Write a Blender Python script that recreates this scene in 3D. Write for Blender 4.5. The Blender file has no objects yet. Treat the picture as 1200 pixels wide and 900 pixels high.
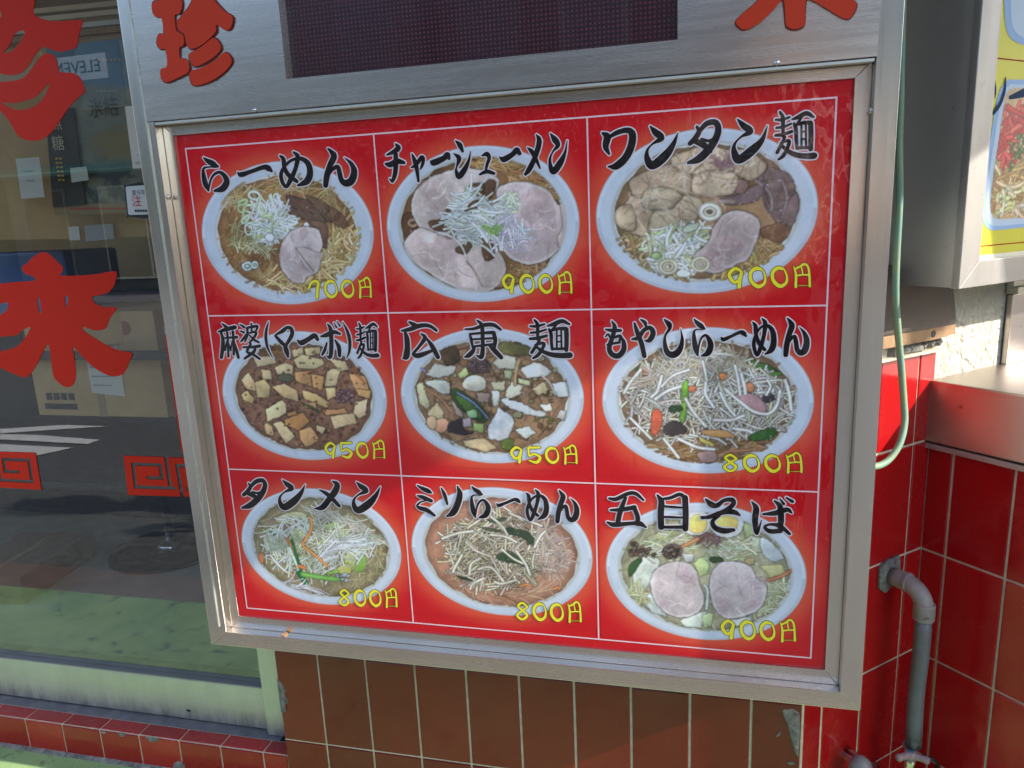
import bpy, bmesh, math, random
import numpy as np
from mathutils import Vector, Matrix
from mathutils.geometry import tessellate_polygon
random.seed(7); RNG = np.random.default_rng(11)
S = bpy.context.scene; COL = S.collection
# ------------------------------------------------------------------ camera
F = 866.6
R = np.array([[.97150114, .00692167, -.23693381], [.23267589, -.21866158, .94765449], [-.04524897, -.97577621, -.21404048]])
R[0,2] = .0449*0 + R[0,2]
X_ = np.array([R[0,0], R[1,0], R[2,0]]); CAM = np.array([0., -1.054, 1.12])
cam = bpy.data.cameras.new('camera'); camo = bpy.data.objects.new('camera', cam); COL.objects.link(camo)
cam.sensor_width = 36; cam.lens = F/1200*36; cam.clip_start = .02; cam.clip_end = 400
m3 = Matrix([[R[i,0], -R[i,1], -R[i,2]] for i in range(3)])
camo.matrix_world = Matrix.Translation(CAM) @ m3.to_4x4()
S.camera = camo
# ------------------------------------------------------------------ world, sun, exposure
SUN = Vector((1., -.105, .56)).normalized()
w = bpy.data.worlds.new('World'); S.world = w; w.use_nodes = True
nt = w.node_tree; bg = nt.nodes['Background']; sky = nt.nodes.new('ShaderNodeTexSky')
sky.sky_type = 'NISHITA'; sky.sun_disc = False
sky.sun_elevation = math.asin(SUN.z); sky.sun_rotation = math.atan2(SUN.x, SUN.y)
sky.air_density = 1.0; sky.dust_density = 1.5; sky.ozone_density = 1.0
nt.links.new(sky.outputs[0], bg.inputs[0]); bg.inputs[1].default_value = .15
sl = bpy.data.lights.new('sun', 'SUN'); sl.energy = 2.7; sl.angle = math.radians(.5); sl.color = (1, .93, .82)
so = bpy.data.objects.new('sun', sl); COL.objects.link(so); so.rotation_euler = SUN.to_track_quat('Z', 'Y').to_euler(); so.location = (3, 0, 4)
S.view_settings.view_transform = 'Standard'; S.view_settings.look = 'None'; S.view_settings.gamma = 1
S.view_settings.exposure = 1.75
S.cycles.max_bounces = 8; S.cycles.transparent_max_bounces = 12; S.cycles.caustics_reflective = False; S.cycles.caustics_refractive = False

# ------------------------------------------------------------------ geometry of the place (from the photograph)
def onY(px, py, y):
    d = R @ np.array([px-600, py-450, F]); t = (y-CAM[1])/d[1]
    q = CAM + d*t; return (float(q[0]), float(q[1]), float(q[2]))
def onPlane(px, py, p0, n):
    d = Vector(R @ np.array([px-600, py-450, F])); c_ = Vector(CAM); t = (Vector(p0)-c_).dot(n)/d.dot(n); return c_+d*t
Y_OUT, Y_IN, Y_PR, Y_TILE = -.021, -.004, 0., .096
C0 = Vector((.395, .294, 0)); TH = math.radians(47.5)
A_ = Vector((-math.sin(TH), -math.cos(TH), 0)); N_ = Vector((math.cos(TH), -math.sin(TH), 0)); B_ = N_.copy(); N2 = A_.copy()
def SW(u, v, z): return C0 + A_*u + N_*v + Vector((0, 0, z))      # strip wall: u to the left from the corner, v out
def RW(u, v, z): return C0 + B_*u + N2*v + Vector((0, 0, z))      # counter wall

# ------------------------------------------------------------------ helpers
def L(c):  # srgb 0-255 to linear
    return tuple(((x/255)/12.92 if x/255 <= .04045 else ((x/255+.055)/1.055)**2.4) for x in c)
def lin(a): return np.where(a <= .04045, a/12.92, ((np.clip(a, 0, 1)+.055)/1.055)**2.4)
def mat(name, col=(.5,.5,.5), rough=.5, metal=0., coat=0., coatr=.03, spec=.5):
    m = bpy.data.materials.new(name); m.use_nodes = True; p = m.node_tree.nodes['Principled BSDF']
    p.inputs['Base Color'].default_value = (*col, 1); p.inputs['Roughness'].default_value = rough; p.inputs['Metallic'].default_value = metal
    p.inputs['Coat Weight'].default_value = coat; p.inputs['Coat Roughness'].default_value = coatr; p.inputs['Specular IOR Level'].default_value = spec
    return m
def N(m, t, **kw):
    n = m.node_tree.nodes.new(t)
    for k, v in kw.items(): setattr(n, k, v)
    return n
def LK(m, a, b): m.node_tree.links.new(a, b)
def P(m): return m.node_tree.nodes['Principled BSDF']
def coords(m, scale=(1,1,1), kind='Object'):
    t = N(m, 'ShaderNodeTexCoord'); mp = N(m, 'ShaderNodeMapping'); mp.inputs['Scale'].default_value = scale
    LK(m, t.outputs[kind], mp.inputs[0]); return mp.outputs[0]
def geo(m, scale=(1,1,1)):
    t = N(m, 'ShaderNodeNewGeometry'); mp = N(m, 'ShaderNodeMapping'); mp.inputs['Scale'].default_value = scale
    LK(m, t.outputs['Position'], mp.inputs[0]); return mp.outputs[0]
def noise(m, vec, scale, detail=4, rough=.6):
    n = N(m, 'ShaderNodeTexNoise'); n.inputs['Scale'].default_value = scale; n.inputs['Detail'].default_value = detail; n.inputs['Roughness'].default_value = rough
    LK(m, vec, n.inputs['Vector']); return n.outputs['Fac']
def ramp(m, fac, stops):
    r = N(m, 'ShaderNodeValToRGB'); e = r.color_ramp.elements
    while len(e) < len(stops): e.new(.5)
    for x, (p, c) in zip(e, stops): x.position = p; x.color = (*c, 1) if len(c) == 3 else c
    LK(m, fac, r.inputs[0]); return r.outputs[0]
def rng(m, fac, a, b, c, d):
    r = N(m, 'ShaderNodeMapRange'); 
    for i, v in enumerate((a, b, c, d)): r.inputs[i+1].default_value = v
    LK(m, fac, r.inputs[0]); return r.outputs[0]
def mixc(m, fac, a, b, mode='MIX'):
    x = N(m, 'ShaderNodeMix', data_type='RGBA', blend_type=mode)
    for s, v in ((0, fac), (6, a), (7, b)):
        if isinstance(v, (int, float)): x.inputs[s].default_value = v
        elif isinstance(v, tuple): x.inputs[s].default_value = (*v, 1)
        else: LK(m, v, x.inputs[s])
    return x.outputs[2]
def bump(m, fac, strength, dist, coat=False):
    b = N(m, 'ShaderNodeBump'); b.inputs['Strength'].default_value = strength; b.inputs['Distance'].default_value = dist
    LK(m, fac, b.inputs['Height']); LK(m, b.outputs[0], P(m).inputs['Coat Normal' if coat else 'Normal']); return b
def setc(m, sock): LK(m, sock, P(m).inputs['Base Color'])
def setr(m, sock): LK(m, sock, P(m).inputs['Roughness'])

# ------------------------------------------------------------------ materials
def steel(name, col, rough, stretch=(1, 1, 160), amt=.10, horiz=False, spots=0.):
    m = mat(name, col, rough, 1.); v = coords(m, stretch)
    P(m).inputs['Metallic'].default_value = 1.; f = noise(m, v, 6, 3); sc_ = noise(m, coords(m, tuple(max(q/26, .6) for q in stretch)), 9, 3); mf = N(m, 'ShaderNodeMath', operation='ADD'); LK(m, f, mf.inputs[0]); LK(m, sc_, mf.inputs[1]); setr(m, rng(m, mf.outputs[0], .7, 1.3, rough-amt*.5, rough+amt))
    g = noise(m, coords(m, (1,1,1)), 5, 5)
    c = mixc(m, rng(m, g, .35, .7, 0, 1), tuple(x*.95 for x in col), tuple(min(1, x*1.05) for x in col)); c = mixc(m, rng(m, f, .3, .7, 0, .03), c, tuple(x*.55 for x in col))
    if spots:
        s = noise(m, coords(m), 60, 3); c = mixc(m, rng(m, s, .68, .74, 0, spots), c, (.12, .09, .06))
    setc(m, c); bump(m, f, .006, .0004); return m
M_STEEL_H = steel('brushed_steel_horizontal', (.72, .655, .59), .25, (1.2, 1.2, 320), .05)
M_STEEL_V = steel('brushed_steel_vertical', (.74, .695, .63), .22, (320, 320, 1.2), .05)
M_STEEL_D = steel('dull_steel', (.36, .345, .33), .42, (120, 120, 2), spots=.5); P(M_STEEL_D).inputs['Metallic'].default_value = .6
M_LEDGE = steel('ledge_steel', (.50, .455, .42), .34, (1.2, 1.2, 320), .05, spots=.6)
M_ALU = steel('weathered_aluminium', (.62, .63, .56), .45, (3, 3, 60), .2); P(M_ALU).inputs['Metallic'].default_value = .7
m = M_ALU; oldc = P(m).inputs['Base Color'].links[0].from_socket; dz = N(m, 'ShaderNodeSeparateXYZ'); LK(m, geo(m), dz.inputs[0]); a1 = rng(m, dz.outputs['Z'], .085, .125, .75, .12); a2 = rng(m, noise(m, geo(m, (1, 1, .35)), 26, 7, .75), .42, .66, 0, 1); mm = N(m, 'ShaderNodeMath', operation='MULTIPLY'); LK(m, a1, mm.inputs[0]); LK(m, a2, mm.inputs[1]); setc(m, mixc(m, mm.outputs[0], oldc, (.16, .14, .14)))
def tile_mat(name, c1, c2, rough=.16, coat=.12, dirt=.16):
    m = mat(name, c1, rough, 0, coat, .06, .35)
    oi = N(m, 'ShaderNodeObjectInfo'); g = noise(m, geo(m), 7, 4)
    a = N(m, 'ShaderNodeMath', operation='ADD'); LK(m, oi.outputs['Random'], a.inputs[0]); LK(m, g, a.inputs[1])
    c = mixc(m, rng(m, a.outputs[0], .5, 1.5, 0, 1), c1, c2)
    d = noise(m, geo(m, (1, 1, .5)), 38, 6, .75); c = mixc(m, rng(m, d, .62, .80, 0, dirt), c, (.16, .12, .10))
    setc(m, c); setr(m, rng(m, noise(m, geo(m), 18, 4), .35, .75, rough*.6, rough*2.6))
    bump(m, noise(m, geo(m), 14, 3), .08, .004); return m
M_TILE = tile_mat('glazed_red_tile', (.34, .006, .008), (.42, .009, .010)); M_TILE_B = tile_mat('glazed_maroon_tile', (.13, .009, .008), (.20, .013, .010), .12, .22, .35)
M_TILE_K = tile_mat('worn_kerb_tile', (.28, .010, .010), (.40, .022, .018), .2)
def stone(name, c1, c2, scale, rough=.9, bs=.4, bd=.003):
    m = mat(name, c1, rough); v = geo(m); g = noise(m, v, scale, 8, .65)
    setc(m, mixc(m, rng(m, g, .35, .65, 0, 1), c1, c2)); bump(m, g, bs, bd); return m
M_GROUT = stone('cream_grout', (.70, .62, .46), (.52, .45, .32), 60)
M_MORTAR = stone('broken_mortar', (.30, .29, .26), (.10, .10, .09), 90, bs=.9, bd=.006)
M_CONC = stone('grey_concrete', (.22, .21, .21), (.12, .11, .12), 30)
m = M_PLASTER = stone('rough_cream_plaster', (.66, .62, .50), (.54, .50, .40), 14)
vo = N(m, 'ShaderNodeTexVoronoi', feature='SMOOTH_F1'); vo.inputs['Scale'].default_value = 62; vo.inputs['Smoothness'].default_value = .4
wn = N(m, 'ShaderNodeTexNoise'); wn.inputs['Scale'].default_value = 30; wn.inputs['Detail'].default_value = 6
vv = geo(m); LK(m, vv, wn.inputs['Vector'])
ad = N(m, 'ShaderNodeVectorMath', operation='MULTIPLY_ADD'); ad.inputs[1].default_value = (.05, .05, .05); LK(m, wn.outputs['Color'], ad.inputs[0]); LK(m, vv, ad.inputs[2]); LK(m, ad.outputs[0], vo.inputs['Vector'])
bump(m, vo.outputs['Distance'], .9, .006)
m = M_GROUND = mat('green_painted_pavement', (.2, .4, .15), .75); v = geo(m)
c = mixc(m, rng(m, noise(m, v, 3, 5), .35, .65, 0, 1), (.30, .44, .19), (.18, .31, .12))
c = mixc(m, rng(m, noise(m, v, 22, 8, .75), .55, .64, 0, .8), c, (.05, .08, .06)); setc(m, c); bump(m, noise(m, v, 90, 6), .5, .003)
M_BRICKP = stone('reddish_brown_pavement', (.20, .13, .11), (.13, .10, .09), 12)
m = M_ASPH = mat('worn_asphalt', (.07, .07, .07), .85); v = geo(m)
c = mixc(m, rng(m, noise(m, v, 130, 6, .8), .40, .62, 0, 1), (.085, .088, .086), (.20, .205, .20)); c = mixc(m, rng(m, noise(m, v, 1.2, 4), .4, .65, 0, .35), c, (.08, .08, .075)); c = mixc(m, rng(m, noise(m, v, 34, 5, .8), .44, .58, 0, .7), c, (.05, .052, .05)); setc(m, c); bump(m, noise(m, v, 120, 4), .6, .006)
M_WHITEP = stone('white_road_paint', (.78, .78, .74), (.60, .60, .57), 25)
# glass: thin clear sheet, Schlick reflection
m = M_GLASS = bpy.data.materials.new('door_glass'); m.use_nodes = True; t = m.node_tree; t.nodes.clear()
out = N(m, 'ShaderNodeOutputMaterial'); mx = N(m, 'ShaderNodeMixShader'); tr = N(m, 'ShaderNodeBsdfTransparent'); gl = N(m, 'ShaderNodeBsdfGlossy')
gl.inputs['Roughness'].default_value = 0.0; tr.inputs[0].default_value = (.95, .97, .95, 1)
g_ = N(m, 'ShaderNodeNewGeometry'); dt = N(m, 'ShaderNodeVectorMath', operation='DOT_PRODUCT'); LK(m, g_.outputs['Normal'], dt.inputs[0]); LK(m, g_.outputs['Incoming'], dt.inputs[1])
ab = N(m, 'ShaderNodeMath', operation='ABSOLUTE'); LK(m, dt.outputs['Value'], ab.inputs[0]); om = N(m, 'ShaderNodeMath', operation='SUBTRACT'); om.inputs[0].default_value = 1; LK(m, ab.outputs[0], om.inputs[1])
pw = N(m, 'ShaderNodeMath', operation='POWER'); pw.inputs[1].default_value = 5; LK(m, om.outputs[0], pw.inputs[0])
ma = N(m, 'ShaderNodeMath', operation='MULTIPLY_ADD'); ma.inputs[1].default_value = .9; ma.inputs[2].default_value = .18; LK(m, pw.outputs[0], ma.inputs[0])
LK(m, ma.outputs[0], mx.inputs[0]); LK(m, tr.outputs[0], mx.inputs[1]); LK(m, gl.outputs[0], mx.inputs[2]); LK(m, mx.outputs[0], out.inputs[0])
M_VINYL = mat('red_vinyl_film', L((212, 36, 8)), .5, 0, .12, .08, .25)
M_LETTER = mat('red_acrylic_letter', L((204, 54, 14)), .5, 0, .1, .1, .3); M_LETEDGE = mat('dark_red_letter_edge', L((110, 14, 10)), .5)
def film(m, rb=.03):   # laminated print: clear coat with slow ripples
    p = P(m); p.inputs['Coat Weight'].default_value = 1; p.inputs['Coat Roughness'].default_value = .04; p.inputs['Roughness'].default_value = .45; p.inputs['Specular IOR Level'].default_value = .2
    bump(m, noise(m, geo(m, (1, 1, .6)), 9, 3, .55), .35, rb, True)
def attr_mat(name, grain=.12, coat=True):
    m = mat(name); a = N(m, 'ShaderNodeAttribute', attribute_name='ink'); g = noise(m, geo(m), 420, 3, .8)
    c = mixc(m, rng(m, g, .3, .75, 0, grain), a.outputs['Color'], (.85, .80, .78), 'OVERLAY')
    d = noise(m, geo(m, (1, 1, .8)), 150, 5, .8); c = mixc(m, rng(m, d, .66, .8, 0, .16), c, (.80, .62, .58))
    setc(m, c)
    if coat: film(m)
    return m
M_PRINT = attr_mat('printed_menu_sheet'); M_PRINT_F = attr_mat('printed_poster', .05, False)
def ink(name, c, r=.45): m = mat(name, L(c), r); film(m); return m
M_BLACK = ink('black_ink', (28, 22, 24)); M_OUTL = ink('white_ink_outline', (236, 226, 228)); M_YEL = ink('yellow_ink', (255, 238, 56)); M_YOUT = ink('dark_olive_ink', (74, 66, 22)); M_LINE = ink('pale_pink_line_ink', (250, 214, 216)); M_NAVY = mat('navy_ink', L((18, 50, 84)), .7, spec=.15); M_REDL = mat('dark_red_line_ink', L((160, 30, 30)), .7, spec=.15)
m = M_LED = mat('led_matrix_window', (.02, .004, .008), .25, 0, 1, .05)
v = geo(m, (170, 1, 170)); sp = N(m, 'ShaderNodeSeparateXYZ'); LK(m, v, sp.inputs[0])
fr = []
for k in ('X', 'Z'):
    f_ = N(m, 'ShaderNodeMath', operation='FRACT'); LK(m, sp.outputs[k], f_.inputs[0]); s_ = N(m, 'ShaderNodeMath', operation='SUBTRACT'); s_.inputs[1].default_value = .5; LK(m, f_.outputs[0], s_.inputs[0])
    q_ = N(m, 'ShaderNodeMath', operation='POWER'); q_.inputs[1].default_value = 2; LK(m, s_.outputs[0], q_.inputs[0]); fr.append(q_.outputs[0])
a_ = N(m, 'ShaderNodeMath', operation='ADD'); LK(m, fr[0], a_.inputs[0]); LK(m, fr[1], a_.inputs[1])
setc(m, mixc(m, rng(m, a_.outputs[0], .03, .10, 1, 0), (.035, .010, .018), (.13, .035, .045)))
M_HOSE = stone('faded_green_hose', (.11, .27, .23), (.24, .31, .17), 16, .6, .1)
M_PVC = stone('grey_pvc', (.165, .172, .18), (.12, .125, .13), 20, .45, .05); M_PVC2 = stone('aged_pvc_elbow', (.34, .31, .28), (.22, .19, .17), 25, .5, .1)
M_RUST = stone('rusty_brown_metal', (.055, .036, .026), (.028, .020, .016), 30, .6, .3); M_TANWOOD = stone('tan_wood', (.36, .22, .11), (.24, .14, .07), 40, .7)
m = M_PVC; sp_z = N(m, 'ShaderNodeSeparateXYZ'); LK(m, geo(m), sp_z.inputs[0]); zm_ = rng(m, sp_z.outputs['Z'], .205, .262, .95, 0); nn_ = rng(m, noise(m, geo(m), 70, 6, .8), .40, .56, 0, 1)
mu_ = N(m, 'ShaderNodeMath', operation='MULTIPLY'); LK(m, zm_, mu_.inputs[0]); LK(m, nn_, mu_.inputs[1]); old = P(m).inputs['Base Color'].links[0].from_socket; setc(m, mixc(m, mu_.outputs[0], old, (.012, .012, .010)))
m = M_PVC2; nn_ = rng(m, noise(m, geo(m, (1, 1, 3)), 42, 5, .7), .60, .66, 0, .8); old = P(m).inputs['Base Color'].links[0].from_socket; setc(m, mixc(m, nn_, old, (.10, .05, .03)))
M_CHROME = mat('worn_chrome', (.62, .60, .58), .22, 1.); M_TAPHEAD = stone('dusty_pink_metal', (.38, .26, .24), (.25, .18, .17), 40, .35, .1); M_BLUE = mat('blue_cap', (.10, .22, .36), .4)
M_YELLOW = mat('yellow_sign_print', L((210, 202, 52)), .6, 0, .1, .1, .3)
M_BEIGE = stone('beige_interior_wall', (.62, .50, .33), (.55, .44, .28), 4, .8, .05); M_CARD = stone('brown_cardboard', (.54, .35, .17), (.45, .28, .13), 8, .8, .05)
M_DARK = mat('dark_interior', (.02, .018, .016), .7); M_PAPER = mat('white_paper', (.62, .60, .56), .7); M_BLUEP = mat('blue_plastic', (.03, .09, .28), .4); M_FLOOR = stone('interior_pale_floor', (.34, .36, .30), (.26, .29, .23), 6, .5, .05)
M_BLK = mat('black_rubber', (.012, .012, .014), .5); M_INKP = mat('print_black', (.02, .02, .02), .7); M_INKR = mat('print_red', L((200, 40, 40)), .7); M_CREAM = mat('cream_card', (.60, .53, .44), .6); M_TAPE = mat('brown_tape', (.30, .20, .10), .3); M_GREY = mat('print_grey', (.35, .34, .34), .7); M_STRAW = mat('print_straw', (.62, .50, .36), .7)

# ------------------------------------------------------------------ mesh helpers
class MB:
    def __init__(s): s.v = []; s.f = []; s.m = []
    def poly(s, pts, mi=0):
        n = len(s.v); s.v += [tuple(p) for p in pts]; s.f.append(tuple(range(n, n+len(pts)))); s.m.append(mi)
    def prism(s, base, ext, mi=0, mside=None):
        base = [Vector(p) for p in base]; ext = Vector(ext); n = len(base); k = len(s.v)
        s.v += [tuple(p) for p in base]+[tuple(p+ext) for p in base]
        s.f.append(tuple(range(k, k+n))[::-1]); s.f.append(tuple(range(k+n, k+2*n))); s.m += [mi, mi]
        for i in range(n): j = (i+1) % n; s.f.append((k+i, k+j, k+n+j, k+n+i)); s.m.append(mi if mside is None else mside)
    def box(s, a, b, mi=0):
        (x0, y0, z0), (x1, y1, z1) = a, b
        s.prism([(x0, y0, z0), (x1, y0, z0), (x1, y1, z0), (x0, y1, z0)], (0, 0, z1-z0), mi)
    def holes(s, loops, to3, depth, mi=0, mside=None):      # 2-D loops (first the outline), thickness along depth vector
        flat = [Vector((*p, 0)) for l in loops for p in l]; tris = tessellate_polygon([[Vector((*p, 0)) for p in l] for l in loops])
        k = len(s.v); P3 = [Vector(to3(p.x, p.y)) for p in flat]; d = Vector(depth); n = len(P3)
        s.v += [tuple(p) for p in P3]+[tuple(p+d) for p in P3]
        for t in tris: s.f.append(tuple(k+i for i in t)); s.m.append(mi); s.f.append(tuple(k+n+i for i in reversed(t))); s.m.append(mi)
        o = 0
        for l in loops:
            for i in range(len(l)): j = (i+1) % len(l); s.f.append((k+o+i, k+o+j, k+n+o+j, k+n+o+i)); s.m.append(mi if mside is None else mside)
            o += len(l)
    def tube(s, pts, rad, seg=14, mi=0, caps=True):
        pts = [Vector(p) for p in pts]; rs = rad if isinstance(rad, (list, tuple)) else [rad]*len(pts); k = len(s.v); up = None
        for i, p in enumerate(pts):
            t = (pts[min(i+1, len(pts)-1)]-pts[max(i-1, 0)]).normalized()
            if up is None: up = t.orthogonal().normalized()
            up = (up-t*up.dot(t)).normalized(); b = t.cross(up)
            for j in range(seg): a = 2*math.pi*j/seg; s.v.append(tuple(p+(up*math.cos(a)+b*math.sin(a))*rs[i]))
        for i in range(len(pts)-1):
            for j in range(seg): q = (j+1) % seg; s.f.append((k+i*seg+j, k+i*seg+q, k+(i+1)*seg+q, k+(i+1)*seg+j)); s.m.append(mi)
        if caps: s.f.append(tuple(range(k, k+seg))[::-1]); s.f.append(tuple(range(k+(len(pts)-1)*seg, k+len(pts)*seg))); s.m += [mi, mi]
    def build(s, name, mats, parent=None, smooth=False, bevel=0., recalc=True, **props):
        me = bpy.data.meshes.new(name); me.from_pydata(s.v, [], s.f)
        for m in (mats if isinstance(mats, (list, tuple)) else [mats]): me.materials.append(m)
        me.polygons.foreach_set('material_index', s.m)
        if recalc or bevel:
            b = bmesh.new(); b.from_mesh(me)
            if recalc: bmesh.ops.recalc_face_normals(b, faces=b.faces)
            if bevel:
                ed = [e for e in b.edges if len(e.link_faces) == 2 and e.calc_face_angle(0) > .5]
                bmesh.ops.bevel(b, geom=ed, offset=bevel, segments=2, affect='EDGES', profile=.6, clamp_overlap=True)
            b.to_mesh(me); b.free()
        if smooth: me.polygons.foreach_set('use_smooth', [True]*len(me.polygons)); 
        me.update(); return link(name, me, parent, **props)
def link(name, data, parent=None, **props):
    o = bpy.data.objects.new(name, data); COL.objects.link(o)
    if parent is not None: o.parent = parent; o.matrix_parent_inverse = Matrix.Translation(-Vector(parent.location))
    for k, v in props.items(): o[k] = v
    return o
def thing(name, label, cat, loc=(0, 0, 0), group=None):
    o = bpy.data.objects.new(name, None); COL.objects.link(o); o.location = loc; o.empty_display_size = .05; o['label'] = label; o['category'] = cat
    if group: o['group'] = group
    return o
def catmull(pts, n=6):
    p = np.array(pts, float); q = np.vstack([2*p[0]-p[1], p, 2*p[-1]-p[-2]]); out = []
    for i in range(1, len(q)-2):
        a, b, c, d = q[i-1], q[i], q[i+1], q[i+2]
        for t in np.linspace(0, 1, n, endpoint=False): out.append(.5*((2*b)+(c-a)*t+(2*a-5*b+4*c-d)*t*t+(3*b-a-3*c+d)*t**3))
    out.append(q[-2]); return np.array(out)
def text_mesh(s, size):
    cu = bpy.data.curves.new('lettering', 'FONT'); cu.body = s; cu.size = size; cu.align_x = 'CENTER'; cu.align_y = 'CENTER'
    o = bpy.data.objects.new('lettering', cu); COL.objects.link(o); dg = bpy.context.evaluated_depsgraph_get(); dg.update()
    me = bpy.data.meshes.new_from_object(o.evaluated_get(dg)); bpy.data.objects.remove(o); return me
def text(name, s, size, pos, xdir, zdir, mater, parent, mirror=1., sx=1., **props):
    me = text_mesh(s, size); xd = Vector(xdir).normalized()*mirror*sx; zd = Vector(zdir).normalized()
    nrm = Vector(xdir).normalized().cross(zd)
    for v in me.vertices: v.co = Vector(pos)+xd*v.co.x+zd*v.co.y
    me.materials.clear(); me.materials.append(mater); me.update(); return link(name, me, parent, **props)

# ================================================================== GROUND, STREET
def sheet(name, x0, x1, y0, y1, z, mt, **k):
    b = MB(); b.poly([(x0, y0, z), (x1, y0, z), (x1, y1, z), (x0, y1, z)]); return b.build(name, mt, recalc=False, kind='structure', **k)
sheet('ground', -60, 60, -60, 40, -.012, M_CONC)
sheet('pavement', -30, 30, -.40, .35, .004, M_GROUND)
sheet('pavement_edge', -30, 30, -.56, -.40, 0.0, M_BRICKP)
sheet('road', -60, 60, -10.2, -.56, -.004, M_ASPH)
sheet('far_pavement', -60, 60, -12.9, -10.2, .0, M_CONC)
def stripe(pts, name='road_marking'):
    b = MB(); b.poly([(x, y, .001) for x, y in pts]); o = b.build(name, M_WHITEP, recalc=False, kind='structure')
    if o.data.polygons[0].normal.z < 0: o.data.flip_normals()
def mirror_ground(px, py):      # where a reflection seen in the door glass lies on the road
    d = R @ np.array([px-600, py-450, F]); q = CAM+d*(-CAM[2]/d[2]); return float(q[0]), 2*.178-float(q[1])
for st in ([(-110, 503.5), (-60, 503.5), (0, 502.7), (77, 498), (125, 499.7), (0, 508), (-60, 512), (-110, 515)], [(-110, 505), (0, 508.8), (45, 509.9), (117, 515.5), (103, 520.5), (0, 515), (-110, 511)], [(-110, 515), (0, 520.5), (85, 524.8), (43, 534), (0, 530), (-110, 521)]): stripe([mirror_ground(*p) for p in st])

# ================================================================== TILED WALLS
def tile_geo(b, u0, u1, z0, z1, to3, out, proud=.0025, bev=.0014):
    n = Vector(out)
    o = [Vector(to3(u0, z0)), Vector(to3(u1, z0)), Vector(to3(u1, z1)), Vector(to3(u0, z1))]
    i = [Vector(to3(u0+bev, z0+bev)), Vector(to3(u1-bev, z0+bev)), Vector(to3(u1-bev, z1-bev)), Vector(to3(u0+bev, z1-bev))]
    k = len(b.v); b.v += [tuple(p) for p in o]+[tuple(p+n*(proud-bev*.6)) for p in o]+[tuple(p+n*proud) for p in i]
    for a in range(4):
        c = (a+1) % 4; b.f += [(k+a, k+c, k+4+c, k+4+a), (k+4+a, k+4+c, k+8+c, k+8+a)]; b.m += [0, 0]
    b.f.append((k+8, k+9, k+10, k+11)); b.m.append(0)
TILE_CACHE = {}
def tile(parent, u0, u1, z0, z1, to3, out, key, mt=None, tilt=True):
    mt = mt or M_TILE; g = .0022
    w_, h_ = u1-u0-2*g, z1-z0-2*g
    kk = (key, round(w_, 4), round(h_, 4), mt.name)
    org = Vector(to3(u0+g, z0+g))
    if kk not in TILE_CACHE:
        b = MB(); base = Vector(to3(0, 0)); tile_geo(b, 0, w_, 0, h_, lambda u, z: Vector(to3(u, z))-base, out)
        o = b.build('tile', mt, parent); TILE_CACHE[kk] = o.data
    else: o = link('tile', TILE_CACHE[kk], parent)
    o.location = org; 
    if tilt: o.rotation_euler = (random.uniform(-.004, .004), random.uniform(-.001, .001), random.uniform(-.004, .004))
    return o
XW0, XW1 = -.793, .181
wall = thing('tiled_wall', 'dark red tiled wall below the menu board, cream grout', 'wall', (-.3, Y_TILE, 0))
b = MB(); b.prism([(XW0+.001, Y_TILE, -.01), (XW1, Y_TILE, -.01), (C0.x+.0, C0.y, -.01), (-.15, .5, -.01), (XW0+.001, .36, -.01)], (0, 0, .882)); b.build('wall_body', M_GROUT, wall)
b = MB(); b.prism([(C0.x, C0.y, -.01), (C0.x+.885, C0.y+.811, -.01), (C0.x+.7, 1.3, -.01), (C0.x-.1, 1.3, -.01)], (0, 0, .8815)); b.build('plaster_wall', M_PLASTER, wall, label='rough cream plaster behind the counter ledge')
b = MB(); b.prism([(XW0+.001, Y_TILE, .872), (XW1, Y_TILE, .872), (C0.x, C0.y, .872), (C0.x+.885, C0.y+.811, .872), (C0.x+.7, 1.3, .872), (-.15, 1.3, .872), (-.15, .36, .872), (XW0+.001, .36, .872)], (0, 0, 2.1)); b.build('plaster_wall', M_PLASTER, wall, label='rough cream plaster above the tiles')
xs = [XW0]+[round(-.7+.1*i, 3) for i in range(9)]+[XW1]
zs = [-.076, .124, .324, .524, .724]
for i in range(len(xs)-1):
    for j in range(4):
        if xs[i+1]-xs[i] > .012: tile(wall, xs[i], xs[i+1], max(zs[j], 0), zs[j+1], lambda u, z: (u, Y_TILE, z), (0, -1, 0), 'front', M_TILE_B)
tstrip = thing('corner_wall', 'bright red tiled corner wall right of the menu board behind the pipe', 'wall', (.29, .19, 0))
LS = ((C0-Vector((XW1, Y_TILE, 0))).length)
us = [0, .045, .145, .245, LS-.002]
def sw(u, z): return SW(-u+LS, 0, z)
ur = sorted([LS-u for u in us]); ur[0] = .001
zz = [0, .124, .324, .524, .724, .880]
b = MB(); b.prism([SW(0, -.002, 0), SW(LS-.001, -.002, 0), SW(LS-.03, -.05, 0), SW(0, -.05, 0)], (0, 0, .884)); b.build('wall_body', M_GROUT, tstrip)
for i in range(len(ur)-1):
    for j in range(5): tile(tstrip, ur[i], ur[i+1], zz[j], zz[j+1], sw, N_, 'strip')
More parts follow.
